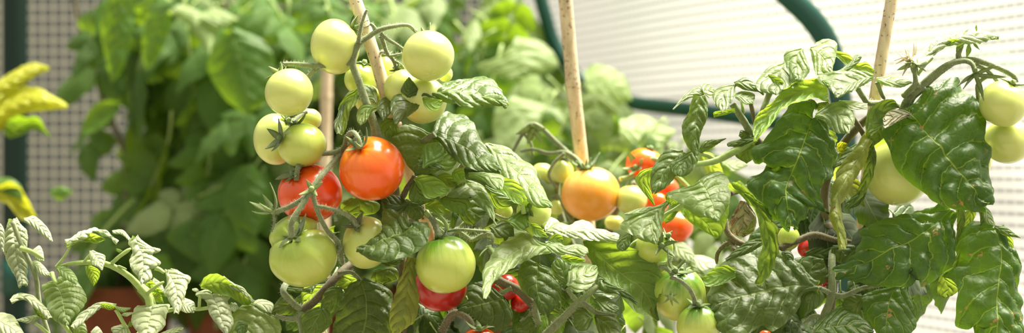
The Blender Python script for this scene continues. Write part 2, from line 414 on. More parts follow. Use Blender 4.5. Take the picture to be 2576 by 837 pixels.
def tomato(plant, x, y, rx, ry, d=0, mat='f_pale', axis=(0, -0.2, 1), rib=0.0, nr=6, cal=True, seed=1, label=None, calmat='sepal', clen=0.8, curl=0.35, lobe=None, dimple=0.1, ns=5):
    """axis points from the fruit's centre to its stalk (x right, y away, z up)."""
    c = P(x, y, d); k = KX * c.y; RX, RZ = rx * k, ry * k; RY = (RX + RZ) / 2
    ax = Vector(axis).normalized(); e1 = ax.orthogonal().normalized(); e2 = ax.cross(e1)
    NU, NV = 64, 34; V, UV, Fc = [], [], []
    sc3 = Vector((RX, RY, RZ))
    def surf(th, ph):
        r = 1.0 + rib * (0.5 * math.cos(nr * ph + seed) + 0.3 * math.cos((nr + 3) * ph)) * math.sin(th) ** 0.7
        hz = math.cos(th) * 0.97
        dm = dimple * math.exp(-(math.sin(th) / 0.28) ** 2) * (1 if math.cos(th) > 0 else 0.25)
        dm *= 1 + 0.3 * math.cos(nr * ph)
        hz -= math.copysign(dm, math.cos(th))
        s = math.sin(th) * r
        n_ = 0.012 * noise.noise(Vector((math.cos(ph) * s, math.sin(ph) * s, hz)) * 1.6 + Vector((seed * 3, 0, 0)))
        q = (e1 * (math.cos(ph) * s) + e2 * (math.sin(ph) * s) + ax * hz) * (1 + n_)
        if lobe:                      # a second, fused lobe bulging out beyond a crease
            ld = Vector(lobe[:3]).normalized(); t = q.normalized().dot(ld)
            q = q * (1 + lobe[3] * max(0, (t - lobe[4]) / (1 - lobe[4])) ** 0.8 - 0.10 * math.exp(-((t - lobe[4]) / 0.07) ** 2))
        return Vector((q.x * sc3.x, q.y * sc3.y, q.z * sc3.z))
    for i in range(NV + 1):
        th = math.pi * i / NV
        for j in range(NU):
            ph = 2 * math.pi * j / NU
            V.append(c + surf(max(th, 1e-3), ph)); UV.append((j / NU, i / NV))
    for i in range(NV):
        for j in range(NU):
            j2 = (j + 1) % NU
            Fc.append((i * NU + j, (i + 1) * NU + j, (i + 1) * NU + j2, i * NU + j2))
    o = link_mesh('tomato', V, Fc, [M[mat]], plant, base=c, uvs=UV, label=label)
    top = c + surf(0.02, 0.0)
    if cal:
        Rm = (RX + RZ) / 2
        sepals(o, top + ax * (0.0006 + dimple * Rm * 0.55), ax, Rm, ns, Rm * clen, curl, calmat, seed)
    return o, top, ax

# free leaves (template built once per variety, copied with shared mesh data)
def template(name, seed, lobes=3, width=0.3, droop=0.35, cup=0.2, mat='bgleaf', stalk=0.22):
    rr = random.Random(seed); rows, half = 30, 7; V, UV, Fc = [], [], []
    for i in range(rows):
        u = i / (rows - 1)
        w = width * (math.sin(math.pi * u ** 0.72) ** 0.85) * (1 + 0.16 * abs(math.sin(u * math.pi * lobes)) * (1 - u)) * (1 + 0.05 * math.sin(u * 40 + seed)) + 0.002
        for j in range(-half, half + 1):
            v = j / half; a = abs(v)
            x = v * w; y = u + 0.10 * a * w; z = -droop * u * u - cup * a ** 1.7 * w * 1.4 + 0.02 * a * math.sin(u * 17 + seed + v)
            t = VK * (u - a * (0.6 + 0.7 * a) * VC) + (0.4 if v > 0 else 0)
            z += 0.012 * abs(math.sin(math.pi * t)) * math.sin(math.pi * min(1, a)) + 0.03 * noise.noise(Vector((x * 4, y * 4, seed)))
            V.append(Vector((x, y, z))); UV.append((u, 0.5 + 0.5 * v))
    W = 2 * half + 1
    for i in range(rows - 1):
        for j in range(W - 1):
            a = i * W + j; Fc.append((a, a + 1, a + W + 1, a + W))
    n0 = len(Fc)
    tube_geo([Vector((0, -stalk, 0.02)), Vector((0, -stalk * 0.5, 0.03)), Vector((0, 0.02, -0.004)), Vector((0, 0.3, -droop * 0.09 - 0.006))], [0.014, 0.012, 0.011, 0.005], 6, V, Fc)
    UV += [(0.5, 0.5)] * (len(V) - len(UV))
    me = bpy.data.meshes.new(name); me.from_pydata([tuple(v) for v in V], [], Fc)
    me.materials.append(M[mat]); me.materials.append(M['stemy'])
    ul = me.uv_layers.new(name='UVMap')
    for lp in me.loops: ul.data[lp.index].uv = UV[lp.vertex_index]
    me.polygons.foreach_set('material_index', [0] * n0 + [1] * (len(Fc) - n0)); me.polygons.foreach_set('use_smooth', [True] * len(Fc)); me.update()
    return me
def compound(name, seed, mat):
    """a tomato leaf of seven leaflets on one rachis, length 1"""
    rr = random.Random(seed); V, UV, Fc = [], [], []
    def rach(y): return Vector((0.03 * math.sin(y * 4 + seed), y, 0.12 * y - 0.42 * y * y))
    def leaflet(o, ang, L, roll, droop):
        rows, half = 14, 4; off = len(V); w0 = rr.uniform(0.27, 0.36)
        R_ = Matrix.Rotation(ang, 3, 'Z') @ Matrix.Rotation(roll, 3, 'Y')
        for i in range(rows):
            u = i / (rows - 1); w = w0 * (math.sin(math.pi * u ** 0.7) ** 0.85) * (1 + 0.12 * abs(math.sin(u * 9.4 + seed)) * (1 - u)) + 0.004
            for j in range(-half, half + 1):
                v = j / half; a = abs(v)
                z = -droop * u * u - 0.35 * a ** 1.7 * w + 0.03 * a * math.sin(u * 14 + seed + v) + 0.03 * noise.noise(Vector((u * 4, v * 2, seed + ang)))
                V.append(o + R_ @ (Vector((v * w, u, z)) * L)); UV.append((u * 0.8, 0.5 + 0.5 * v))
        W = 2 * half + 1
        for i in range(rows - 1):
            for j in range(W - 1):
                a = off + i * W + j; Fc.append((a, a + 1, a + W + 1, a + W))
    leaflet(rach(0.62), rr.uniform(-0.2, 0.2), 0.42, rr.uniform(-0.3, 0.3), rr.uniform(0.3, 0.7))
    for y, L in ((0.22, 0.26), (0.42, 0.36), (0.58, 0.34)):
        for sg in (-1, 1):
            leaflet(rach(y), sg * rr.uniform(0.8, 1.25), L * rr.uniform(0.8, 1.15), sg * rr.uniform(-0.2, 0.7), rr.uniform(0.2, 0.8))
    n0 = len(Fc)
    ys = [-0.1, 0.0, 0.15, 0.3, 0.45, 0.62]
    tube_geo([rach(y) for y in ys], [0.016, 0.014, 0.012, 0.010, 0.008, 0.006], 6, V, Fc)
    UV += [(0.5, 0.5)] * (len(V) - len(UV))
    me = bpy.data.meshes.new(name); me.from_pydata([tuple(v) for v in V], [], Fc)
    me.materials.append(M[mat]); me.materials.append(M['stemy'])
    ul = me.uv_layers.new(name='UVMap')
    for lp in me.loops: ul.data[lp.index].uv = UV[lp.vertex_index]
    me.polygons.foreach_set('material_index', [0] * n0 + [1] * (len(Fc) - n0)); me.polygons.foreach_set('use_smooth', [True] * len(Fc)); me.update()
    return me
TPL = {}
def tpl(mat):
    if mat.startswith('bg') and mat not in TPL: TPL[mat] = [compound('leaf_' + mat, k, mat) for k in range(1, 6)]
    if mat not in TPL:
        TPL[mat] = [template('leaf_' + mat, s, l, w, dr, cu, mat) for s, l, w, dr, cu in ((1, 3, 0.3, 0.3, 0.2), (2, 4, 0.26, 0.5, 0.3), (3, 2, 0.34, 0.2, 0.1), (4, 5, 0.3, 0.7, 0.35))]
    return TPL[mat]
def free_leaf(plant, pos, dirv, nrm, length, mat, rr, name='leaf', wid=1.0):
    y = Vector(dirv).normalized(); z = Vector(nrm); z = (z - y * z.dot(y)).normalized(); x = y.cross(z)
    o = bpy.data.objects.new(name, rr.choice(tpl(mat))); COL.objects.link(o); o.parent = plant
    m = Matrix((x * wid, y, z)).transposed().to_4x4() @ Matrix.Diagonal((length, length, length, 1))
    m.translation = Vector(pos) - WORLD[plant.name]; o.matrix_local = m
    return o
def inpoly(x, y, poly):
    c = False; j = len(poly) - 1
    for i in range(len(poly)):
        xi, yi = poly[i]; xj, yj = poly[j]
        if (yi > y) != (yj > y) and x < (xj - xi) * (y - yi) / (yj - yi) + xi: c = not c
        j = i
    return c
def scatter(plant, poly, n, d0, d1, s0, s1, mats, seed, up=0.8, toward=0.6, down=0.5, wid=1.0):
    rr = random.Random(seed); xs = [p[0] for p in poly]; ys = [p[1] for p in poly]; k = 0
    cx = sum(xs) / len(xs)
    while k < n:
        x, y = rr.uniform(min(xs), max(xs)), rr.uniform(min(ys), max(ys))
        if not inpoly(x, y, poly): continue
        k += 1; p = P(x, y, rr.uniform(d0, d1))
        dv = Vector((rr.uniform(-1, 1) + (x - cx) / (max(xs) - min(xs)) * 0.8, rr.uniform(-0.8, 0.5), rr.uniform(-1, 0.4) * 0.8 - down))
        nv = Vector((rr.uniform(-0.7, 0.7), -toward + rr.uniform(-0.5, 0.5), up))
        free_leaf(plant, p, dv, nv, rr.uniform(s0, s1), rr.choice(mats), rr, wid=wid)
# ================================================================ the setting
def sheet_x(Y, z): return 0.05 + 0.45 * (2.7 - Y) - 0.10 * (z - 0.3) + 0.012 * math.sin(Y * 9 + z * 5)
def grid_mesh(name, fn, us, vs, mat, nu, nv):
    V, UV, Fc = [], [], []
    for i in range(nu + 1):
        for j in range(nv + 1):
            u = us[0] + (us[1] - us[0]) * i / nu; v = vs[0] + (vs[1] - vs[0]) * j / nv
            V.append(Vector(fn(u, v))); UV.append((u, v))
    for i in range(nu):
        for j in range(nv):
            a = i * (nv + 1) + j; Fc.append((a, a + nv + 1, a + nv + 2, a + 1))
    return struct(link_mesh(name, V, Fc, [M[mat]], base=V[0], uvs=UV))
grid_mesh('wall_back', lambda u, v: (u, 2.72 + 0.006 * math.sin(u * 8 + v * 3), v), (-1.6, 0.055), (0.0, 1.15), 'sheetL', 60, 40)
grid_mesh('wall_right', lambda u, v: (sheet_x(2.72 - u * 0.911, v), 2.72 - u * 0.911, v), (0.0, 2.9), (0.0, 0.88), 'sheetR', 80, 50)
grid_mesh('floor', lambda u, v: (u, v, 0.0), (-2.6, 2.6), (-0.6, 4.2), 'gravelfloor', 12, 12)
# added grey boards outside the back film, sized to shade it
V, Fc = [], []
def box(V, Fc, x0, x1, y0, y1, z0, z1):
    o = len(V); V += [Vector(p) for p in ((x0, y0, z0), (x1, y0, z0), (x1, y1, z0), (x0, y1, z0), (x0, y0, z1), (x1, y0, z1), (x1, y1, z1), (x0, y1, z1))]
    Fc += [tuple(o + i for i in q) for q in ((0, 3, 2, 1), (4, 5, 6, 7), (0, 1, 5, 4), (1, 2, 6, 5), (2, 3, 7, 6), (3, 0, 4, 7))]
for i in range(27):
    x0 = -2.6 + i * 0.135; box(V, Fc, x0, x0 + 0.132, 3.25 + 0.01 * (i % 2), 3.27 + 0.01 * (i % 2), 0, 3.4)
struct(link_mesh('wall_shade_boards', V, Fc, [M['shade_boards']], base=(-1.3, 3.25, 0), smooth=False))

def frame_tube(name, pts, r, mat, label, cat):
    c = crom([tuple(P(*p)) for p in pts], 60); c = [Vector(p) for p in c]
    V, Fc = tube_geo(c, [r] * len(c), 16)
    return tag(link_mesh(name, V, Fc, [M[mat]], base=c[0]), label, cat)
# upright post at the left
pc = P(38, 400, 1400)
V, Fc = tube_geo([Vector((pc.x, pc.y, z)) for z in (0.0, 0.3, 0.6, 0.9, 1.16)], [0.017] * 5, 20)
post = tag(link_mesh('greenhouse_post', V, Fc, [M['post']], base=(pc.x, pc.y, 0)), 'dark green upright frame post in front of the gridded film at the left edge', 'post')
for z in (0.35, 0.95):
    V, Fc = tube_geo([Vector((pc.x, pc.y, z - 0.025)), Vector((pc.x, pc.y, z + 0.025))], [0.019] * 2, 20)
    link_mesh('clamp', V, Fc, [M['tube']], post, base=(pc.x, pc.y, z))
frame_tube('greenhouse_hoop', [(1930, -60, 560), (1985, -8, 570), (2040, 45, 580), (2078, 100, 590), (2098, 160, 600), (2115, 260, 610), (2128, 400, 620), (2135, 900, 640), (2135, 1620, 645)], 0.0108, 'tube', 'thick green curved frame tube rising behind the right-hand plant', 'frame tube')
frame_tube('greenhouse_brace', [(1340, -80, 1180), (1372, 40, 1180), (1395, 110, 1180), (1450, 190, 1160), (1520, 238, 1120), (1600, 260, 1050), (1680, 270, 1000), (1780, 282, 930), (1900, 300, 840), (2060, 325, 710), (2118, 333, 640)], 0.0085, 'tube', 'slim green tube sagging along the side film behind the pale plants', 'frame tube')
# faint green rail outside the side film
pts = []
for px, py in ((1560, 120), (1700, 92), (1850, 82), (2000, 96), (2150, 112), (2280, 140), (2420, 192), (2560, 260)):
    Y = 2.4
    for _ in range(30):
        x, z = (px - 1288) * KX * Y, H + (418.5 - py) * KX * Y
        e = x - sheet_x(Y, z); Y -= e * 0.9
    pts.append((px, py, (Y - 1.2) * 1000 + 22))
c = [P(*p) + Vector((0.07, 0, 0)) for p in pts]; c = [Vector(q) for q in crom([tuple(q) for q in c], 60)]
V, Fc = tube_geo(c, [0.012] * 60, 14)
M['rail'] = simple('bright_green_rail', (0.06, 0.5, 0.14), 0.4, 0.5)
tag(link_mesh('outer_rail', V, Fc, [M['rail']], base=c[0]), 'bright green rail outside, seen faintly through the white side film', 'rail')

# bench with pots
def bench():
    x0, x1, y0, y1, zt = -0.95, 0.04, 2.26, 2.62, 0.20
    t = thing('plant_bench', ((x0 + x1) / 2, (y0 + y1) / 2, 0), 'low weathered wooden bench carrying the terracotta pots', 'bench')
    V, Fc = [], []
    for i in range(4):
        a = y0 + i * 0.091; box(V, Fc, x0, x1, a, a + 0.085, zt - 0.02, zt)
    link_mesh('bench_top', V, Fc, [M['wood']], t, base=((x0 + x1) / 2, (y0 + y1) / 2, zt), smooth=False)
    for x in (x0 + 0.04, x1 - 0.04):
        for y in (y0 + 0.04, y1 - 0.04):
            V, Fc = [], []; box(V, Fc, x - 0.02, x + 0.02, y - 0.02, y + 0.02, 0, zt - 0.02)
            link_mesh('leg', V, Fc, [M['wood']], t, base=(x, y, 0), smooth=False)
bench()
def pot(x, y, z, r, h, label, group=None):
    t = thing('terracotta_pot', (x, y, z), label, 'plant pot', group)
    prof = [(0.0, 0.0), (0.66, 0.0), (0.70, 0.02), (0.90, 0.78), (0.92, 0.80), (1.0, 0.81), (1.0, 0.99), (0.98, 1.0), (0.91, 1.0), (0.90, 0.97), (0.86, 0.80), (0.84, 0.7)]
    V, Fc = [], []; n = 40
    for pr_, pz in prof:
        for k in range(n):
            a = 2 * math.pi * k / n; V.append(Vector((x + pr_ * r * math.cos(a), y + pr_ * r * math.sin(a), z + pz * h)))
    for i in range(len(prof) - 1):
        for k in range(n): Fc.append((i * n + k, i * n + (k + 1) % n, (i + 1) * n + (k + 1) % n, (i + 1) * n + k))
    link_mesh('pot_body', V, Fc, [M['terra']], t, base=(x, y, z))
    V, Fc = [], []
    for i in range(7):
        for k in range(24):
            a = 2 * math.pi * k / 24; q = r * 0.86 * i / 6
            V.append(Vector((x + q * math.cos(a), y + q * math.sin(a), z + h * 0.86 + 0.004 * noise.noise(Vector((q * 90, a * 3, x * 9))))))
    for i in range(6):
        for k in range(24): Fc.append((i * 24 + k, (i + 1) * 24 + k, (i + 1) * 24 + (k + 1) % 24, i * 24 + (k + 1) % 24))
    link_mesh('soil', V, Fc, [M['soil']], t, base=(x, y, z + h * 0.86))
    return z + h * 0.86
def pxx(px, Y): return (px - 1288) * KX * Y
pot(pxx(300, 2.42), 2.42, 0.20, 0.073, 0.150, 'terracotta pot on the bench behind the young curled plant, nearest the left post')
pot(pxx(600, 2.42), 2.42, 0.20, 0.073, 0.150, 'terracotta pot on the bench just left of the middle tomato plant')
pot(pxx(880, 2.40), 2.40, 0.20, 0.075, 0.15, 'terracotta pot on the bench hidden behind the ripe red tomatoes')
pot(pxx(1170, 2.42), 2.42, 0.20, 0.075, 0.15, 'terracotta pot at the inner end of the bench behind the middle plant')
pot(pxx(1440, 2.12), 2.12, 0.0, 0.085, 0.17, 'floor pot of the pale plant behind the plain middle cane')
pot(pxx(1700, 1.9), 1.9, 0.0, 0.085, 0.17, 'floor pot of the low pale plant beside the side film')
pot(-1.02, 2.1, 0.0, 0.085, 0.17, 'floor pot of the yellow-leaved plant at the left edge')
PZ = 0.20 * 0.86
pot(-0.067, 1.255, 0.0, 0.085, 0.20, 'pot of the middle tomato plant bearing the two ripe red tomatoes')
pot(0.205, 1.27, 0.0, 0.085, 0.20, 'pot of the right-hand tomato plant with large spotted leaves')
pot(0.06, 1.475, 0.0, 0.085, 0.20, 'pot of the tomato plant with the yellow-orange tomato')
pot(-0.297, 1.25, 0.0, 0.085, 0.20, 'pot of the young plant with curled silvery leaves at lower left')

# canes
def cane(name, pts, r, label, z0=PZ - 0.04):
    c = crom([tuple(P(*p)) for p in pts], 40); c = [Vector(p) for p in c]
    dirv = (c[-1] - c[0]).normalized()
    while c[-1].z > z0: c.append(c[-1] + dirv * 0.02)
    rad = []
    for i, p in enumerate(c):
        s = (p - c[0]).length % 0.16; rad.append(r * (1 + 0.10 * math.exp(-((s - 0.08) / 0.004) ** 2) + 0.04 * noise.noise(p * 30)))
    V, Fc = tube_geo(c, rad, 14)
    return tag(link_mesh(name, V, Fc, [M['cane']], base=c[-1]), label, 'garden cane', 'bamboo canes')
cane('bamboo_cane', [(880, -40, 14), (935, 120, 14), (990, 300, 20), (1036, 450, 34), (1085, 600, 55)], 0.0042, 'bamboo cane with dark specks, leaning behind the upper green tomatoes')
cane('bamboo_cane', [(1417, -60, 215), (1440, 200, 225), (1463, 400, 235)], 0.0052, 'plain pale bamboo cane rising behind the yellow-orange tomato')
cane('bamboo_cane', [(2250, -40, 60), (2222, 120, 60), (2200, 260, 66), (2180, 450, 100), (2165, 600, 135)], 0.0040, 'heavily speckled bamboo cane standing in the right-hand plant')
cane('bamboo_cane', [(825, 60, 880), (820, 300, 880)], 0.0062, 'blurred brown cane far behind the green tomatoes of the middle plant', 0.02)
cane('bamboo_cane', [(955, -60, 1120), (985, 160, 1120)], 0.0045, 'thin blurred cane far behind, just right of the specked leaning cane', 0.335)

# ================================================================ middle plant
mp = thing('tomato_plant', (-0.067, 1.255, PZ), 'bushy tomato plant in the middle bearing two ripe red tomatoes above a ribbed green one', 'tomato plant')
T = lambda *a, **k: tomato(mp, *a, **k)
T(843, 117, 63, 71, 8, 'f_pale', (0.75, 0.1, 0.75), seed=1, label='large pale green tomato', clen=0.55, curl=0.9)
T(727, 232, 61, 61, -10, 'f_pale', (-0.45, 0.35, 0.8), seed=2, label='pale green tomato', clen=0.6, curl=0.9)
T(692, 350, 55, 66, 16, 'f_pale', (0.55, -0.25, 0.65), seed=3, label='pale green tomato', clen=0.5, curl=0.5)
T(760, 365, 62, 57, -2, 'f_green', (-0.25, 0.15, 0.9), seed=4, label='streaked green tomato', clen=0.55, curl=0.5)
T(775, 300, 34, 30, 30, 'f_pale', (0.1, 0, 1), cal=False)
T(1077, 140, 66, 65, -14, 'f_pale', (-0.15, 0.55, 0.8), seed=6, label='large pale green tomato', clen=0.45, curl=0.9)
T(1012, 222, 46, 50, 10, 'f_pale', (-0.3, 0.1, 1), seed=7, clen=0.6)
T(1065, 252, 60, 61, 4, 'f_pale', (-0.2, 0.3, 0.9), seed=8, cal=False)
T(1120, 186, 19, 22, 30, 'f_pale', (0, 0.2, 1), cal=False)
T(908, 200, 42, 42, 34, 'f_green', (0.2, -0.1, 1), seed=9, clen=0.6)
T(968, 170, 26, 32, 36, 'f_pale', (0, -0.1, 1), seed=10)
T(925, 250, 34, 38, 22, 'f_pale', (0, -0.1, 1), cal=False)
T(935, 424, 83, 82, -8, 'f_orange', (-0.36, -0.6, 0.72), seed=5, label='ripe orange-red tomato', clen=0.62, curl=0.85, dimple=0.13, nr=5, rib=0.01)
T(780, 487, 82, 75, 6, 'f_red', (-0.46, -0.5, 0.62), seed=12, label='ripe red tomato', clen=0.75, curl=0.4, dimple=0.12)
T(762, 642, 86, 81, -6, 'f_green', (-0.3, -0.62, 0.68), rib=0.036, nr=7, seed=13, label='ribbed double-lobed green tomato', clen=0.72, curl=0.55, dimple=0.2, lobe=(-0.35, 0.25, 0.85, 0.33, 0.62))
T(922, 610, 60, 67, 0, 'f_pale', (-0.37, -0.6, 0.68), seed=14, label='pale green tomato', clen=0.6, curl=0.7)
T(1121, 665, 76, 76, -10, 'f_dark', (-0.2, -0.05, 1), seed=15, label='green tomato with dark green shoulders', clen=0.3, curl=0.6, dimple=0.14)
T(1108, 722, 66, 64, 26, 'f_deep', (0, 0, 1), cal=False, label='deep red tomato')
T(1343, 532, 44, 39, 8, 'f_pale', (-0.35, -0.8, 0.1), seed=16, label='small pale green tomato', clen=0.8, curl=0.5)
T(1268, 530, 22, 20, 20, 'f_pale', (-0.2, 0, 1), cal=False)
T(1268, 722, 38, 36, 40, 'f_deep', (0, 0, 1), cal=False, label='deep red tomato')
T(1308, 762, 24, 24, 44, 'f_deep', (0, 0, 1), cal=False, label='deep red tomato')
T(1207, 872, 52, 50, -4, 'f_red', (-0.05, -0.35, 0.95), seed=17, label='ripe red tomato', clen=0.8, curl=0.5)

S = lambda *a, **k: stem(mp, *a, **k)
# main stem and upper truss
S('X', [(1020, 1500, 52), (1040, 1000, 40), (1015, 800, 34), (1010, 600, 32), (985, 430, 26), (946, 341, 4)], 13, 10, mat='stemd', name='main_stem', hairs=0)
S('A', [(700, 700), (672, 600), (640, 515), (600, 400), (572, 325), (578, 270), (605, 205)], 11, 8.5, hairs=7, name='fruit_stalk')
S('A', [(600, 215, -2), (612, 140, -4), (632, 75, -4), (645, 48, -4)], 6, 3.5, hairs=7, name='fruit_stalk')
S('A', [(606, 212), (660, 178), (700, 152), (760, 135), (845, 126, 4), (890, 160, 6)], 7.5, 4.5, hairs=6, name='fruit_stalk')
S('A', [(695, 160), (680, 135), (660, 118)], 5, 4, hairs=4, name='fruit_stalk')
S('A', [(712, 170), (745, 195), (790, 222), (830, 250)], 5, 4, hairs=5, name='fruit_stalk')
S('A', [(715, 180, 2), (730, 225, 5), (745, 265, 6), (775, 300, 8), (790, 345, 10)], 6, 4.5, hairs=6, name='fruit_stalk')
S('A', [(755, 282, 5), (790, 275, 6), (820, 268, 8)], 4, 3, hairs=4, name='fruit_stalk')
S('A', [(770, 300, 8), (810, 322, 8), (830, 345, 10)], 3.5, 3, hairs=5, name='fruit_stalk')
S('A', [(745, 265, 6), (715, 262, 12), (700, 285, 22)], 3.5, 3, hairs=5, name='fruit_stalk')
S('A', [(775, 340, 12), (800, 330, 10), (840, 340, 12)], 3, 2.5, hairs=5, name='fruit_stalk')
S('A', [(570, 312), (520, 316), (460, 325), (390, 330), (300, 322), (222, 320)], 7.5, 5.5, hairs=7, name='fruit_stalk')
S('A', [(400, 332, 2), (380, 352, 5), (350, 385, 14), (330, 430, 22)], 6.5, 5, hairs=5, name='fruit_stalk')
S('A', [(226, 324, -2), (212, 345, -2), (205, 362, -4)], 6, 5, hairs=5, name='fruit_stalk')
S('A', [(330, 560, 22), (300, 585, 14), (275, 610, 6), (262, 640, 0)], 6, 5, hairs=4, name='fruit_stalk')
S('A', [(340, 560, 22), (285, 570, 14), (240, 600, 14), (250, 660, 12)], 5, 5, hairs=4, name='fruit_stalk')
# lower truss
S('X', [(960, 352, 22), (905, 350, 14), (875, 366, 4), (852, 385, 0)], 7, 7, hairs=4, name='fruit_stalk')
S('A', [(612, 742, -22), (600, 690, -20), (575, 662, -12), (545, 680, -4), (530, 730, 2), (515, 752, 2)], 6, 6, hairs=5, name='fruit_stalk')
S('A', [(515, 752, 0), (470, 765, -2), (400, 772, -6), (340, 790, -8), (305, 815, -8), (294, 860, -10), (290, 905, -10)], 6.5, 6, hairs=7, name='fruit_stalk')
S('B', [(495, -25, 0), (440, 35, -8), (395, 85, -20), (350, 150, -25), (302, 228, -29), (268, 280, -31), (254, 320, -31), (256, 368, -26)], 7, 7.5, hairs=8, name='fruit_stalk')
S('B', [(345, 160, -25), (300, 198, -25), (240, 232, -22), (165, 258, -20)], 6.5, 6, hairs=8, name='fruit_stalk')
S('B', [(358, 160, -25), (372, 225, -23), (398, 290, -19), (432, 350, -14), (475, 395, -8), (490, 440, 0), (500, 500, 14)], 6, 6.5, hairs=7, name='fruit_stalk')
S('B', [(376, 226, -23), (430, 236, -22), (500, 258, -19), (550, 290, -15), (578, 325, -12)], 5, 5.5, hairs=8, name='fruit_stalk')
S('B', [(460, 262, -20), (466, 280, -20), (470, 300, -20)], 2, 5, hairs=6, name='flower_bud')
S('B', [(498, 420, -8), (480, 445, -9), (468, 455, -9)], 4, 3, hairs=6, name='fruit_stalk')
S('B', [(170, 262, -20), (172, 310, -19), (160, 350, -18)], 3, 2, hairs=6, name='fruit_stalk')
b0 = P(*F('B', [(168, 250)])[0], -20)
sepals(mp, b0, Vector((-0.5, -0.3, 0.7)), 0, 6, 0.0125, 0.9, 'sepaly', 3, 0.4, wide=0.2)
sepals(mp, P(*F('B', [(355, 145)])[0], -27), Vector((-0.2, -0.9, 0.3)), 0, 4, 0.008, 0.3, 'sepaly', 6, 0.3, wide=0.2)
sepals(mp, P(1231, 622, -4), Vector((0.2, -0.3, -1)), 0, 5, 0.012, 0.9, 'sepal', 4, 0.6, wide=0.2)
sepals(mp, P(708, 348, -10), Vector((-0.6, -0.6, 0.2)), 0, 5, 0.011, 0.5, 'sepal', 14, 0.5)
# lower branches
S('B', [(240, 585, 20), (215, 635, 6), (250, 680, 4), (290, 715, 6), (320, 725, 8)], 8, 8, hairs=5)
S('B', [(180, 755, 0), (240, 770, 2), (285, 765, 4), (315, 730, 8)], 5, 8, hairs=5)
S('B', [(305, 725, 8), (360, 690, 10), (420, 625, 12), (480, 560, 18), (540, 510, 28), (610, 470, 40)], 10, 11, mat='stemd', hairs=3)
S('B', [(285, 765, 4), (300, 800, 4), (310, 870, 4)], 6, 7, hairs=4)
S('B', [(480, 555, 8), (540, 545, 8), (590, 585, 6)], 6, 5, hairs=4)
S('D', [(380, 560, 14), (440, 590, 12), (500, 620, 12), (550, 665, 14), (585, 720, 16), (560, 820, 22)], 11, 12, mat='stemd', hairs=5)
S('D', [(600, 650, 4), (590, 720, 6), (610, 790, 6), (640, 860, 6)], 7, 10, hairs=6)
S('D', [(640, 850, 2), (700, 790, -2), (760, 730, -6), (805, 683, -10), (860, 640, -10), (925, 585, -8)], 11, 7, hairs=6)
S('D', [(805, 683, -10), (850, 700, -8), (900, 735, -8), (1000, 750, -8)], 8, 5, hairs=6)
S('D', [(805, 683, -10), (775, 650, -8), (748, 612, -8)], 7, 5, hairs=6)
S('D', [(520, 785, 12), (560, 750, 12), (590, 722, 12)], 6, 7, hairs=4)
S('D', [(470, 610, 10), (400, 650, 8), (360, 690, 6)], 6, 5, hairs=4)
S('D', [(105, 360, -12), (98, 320, -8), (75, 270, 0), (30, 225, 10)], 9, 7, hairs=7)
S('D', [(150, 325, -4), (143, 290, -4), (105, 248, 0), (60, 240, 6)], 5, 5, mat='stemy', hairs=7)
S('D', [(190, 315, 0), (240, 350, 4), (275, 370, 6), (330, 345, 4), (372, 345, -2), (376, 400, -4)], 5, 5, hairs=8)
S('D', [(150, 325, -2), (220, 320, -2), (300, 325, 0), (380, 330, 4)], 4, 4, mat='stem', hairs=4)
S('D', [(120, 830, 6), (180, 740, 4), (250, 760, 0), (290, 830, -4)], 10, 8, mat='stemd', hairs=8, name='fruit_stalk')
S('C', [(732, 770, -4), (728, 740, -5), (724, 715, -6)], 6, 5, mat='stemy')
S('C', [(590, 775, 0), (640, 795, -2), (690, 790, -4)], 3, 3, hairs=4)
S('C', [(185, 590, -4), (150, 640, 0), (120, 700, 6)], 7, 8, mat='stemd', hairs=6)
S('C', [(150, 700, 2), (140, 760, 4), (150, 830, 8)], 4, 5, hairs=6)
S('C', [(235, 760, 0), (270, 790, 2), (330, 830, 4)], 5, 6, mat='stemy', hairs=6)
S('C', [(440, 600, -2), (390, 615, -2), (350, 640, 0), (320, 690, 6)], 7, 9, mat='stemy', hairs=6)
S('C', [(215, 500, 0), (212, 570, 2), (200, 640, 6)], 6, 6, mat='stemy', hairs=6)
S('C', [(285, 375, 4), (240, 400, 8), (160, 470, 20)], 7, 8)
S('C', [(200, 180, -4), (140, 170, 0), (60, 200, 10), (0, 250, 18)], 5, 6)
S('C', [(550, 430, 12), (480, 470, 20), (400, 560, 30)], 6, 8)

Lf = lambda *a, **k: leaf(mp, *a, **k)
Lf('C', [(195,165),(270,135),(370,110),(440,95),(520,75),(590,110),(630,160),(648,232)], [(200,180),(290,205),(380,222),(470,236),(560,233),(648,232)], [(195,175),(300,168),(400,165),(500,172),(590,200),(648,232)], d=-8, ty=1.7, q=1.1, mat='lush')
Lf('C', [(225,188),(270,190),(325,205)], [(225,195),(235,235),(270,257),(310,245),(325,210)], d=-19, ty=0.8, under=True, mat='young', fold=3)
Lf('C', [(205,180),(130,172),(75,188),(65,250),(90,322)], [(215,190),(205,240),(155,285),(92,322)], [(208,182),(150,235),(91,322)], d=-14, ty=1.4, mat='lush')
Lf('C', [(150,190),(116,160),(132,118),(156,86)], [(160,190),(208,168),(190,125),(160,88)], [(155,190),(155,130),(158,87)], d=-10, ty=0.4)
Lf('C', [(75,180),(20,195),(-5,245),(25,305)], [(75,200),(70,260),(32,305)], d=0, ty=1.1)
Lf('A', [(690,510),(690,450),(640,420),(600,430),(570,470)], [(690,520),(640,500),(600,500),(570,475)], d=10, ty=1.4, mat='pale')
Lf('A', [(600,440),(540,480),(500,540),(510,600),(500,660),(520,668)], [(605,450),(600,500),(560,560),(545,620),(522,668)], d=2, ty=0.6, under=True, mat='young')
Lf('A', [(600,450),(560,455),(530,490),(500,570),(478,620),(500,670)], [(602,460),(570,480),(520,560),(515,640),(502,670)], d=0, ty=1.4)
Lf('A', [(695,535),(640,520),(600,545),(592,600),(610,628)], [(695,540),(660,570),(640,610),(612,628)], d=-8, ty=0.9, mat='young')
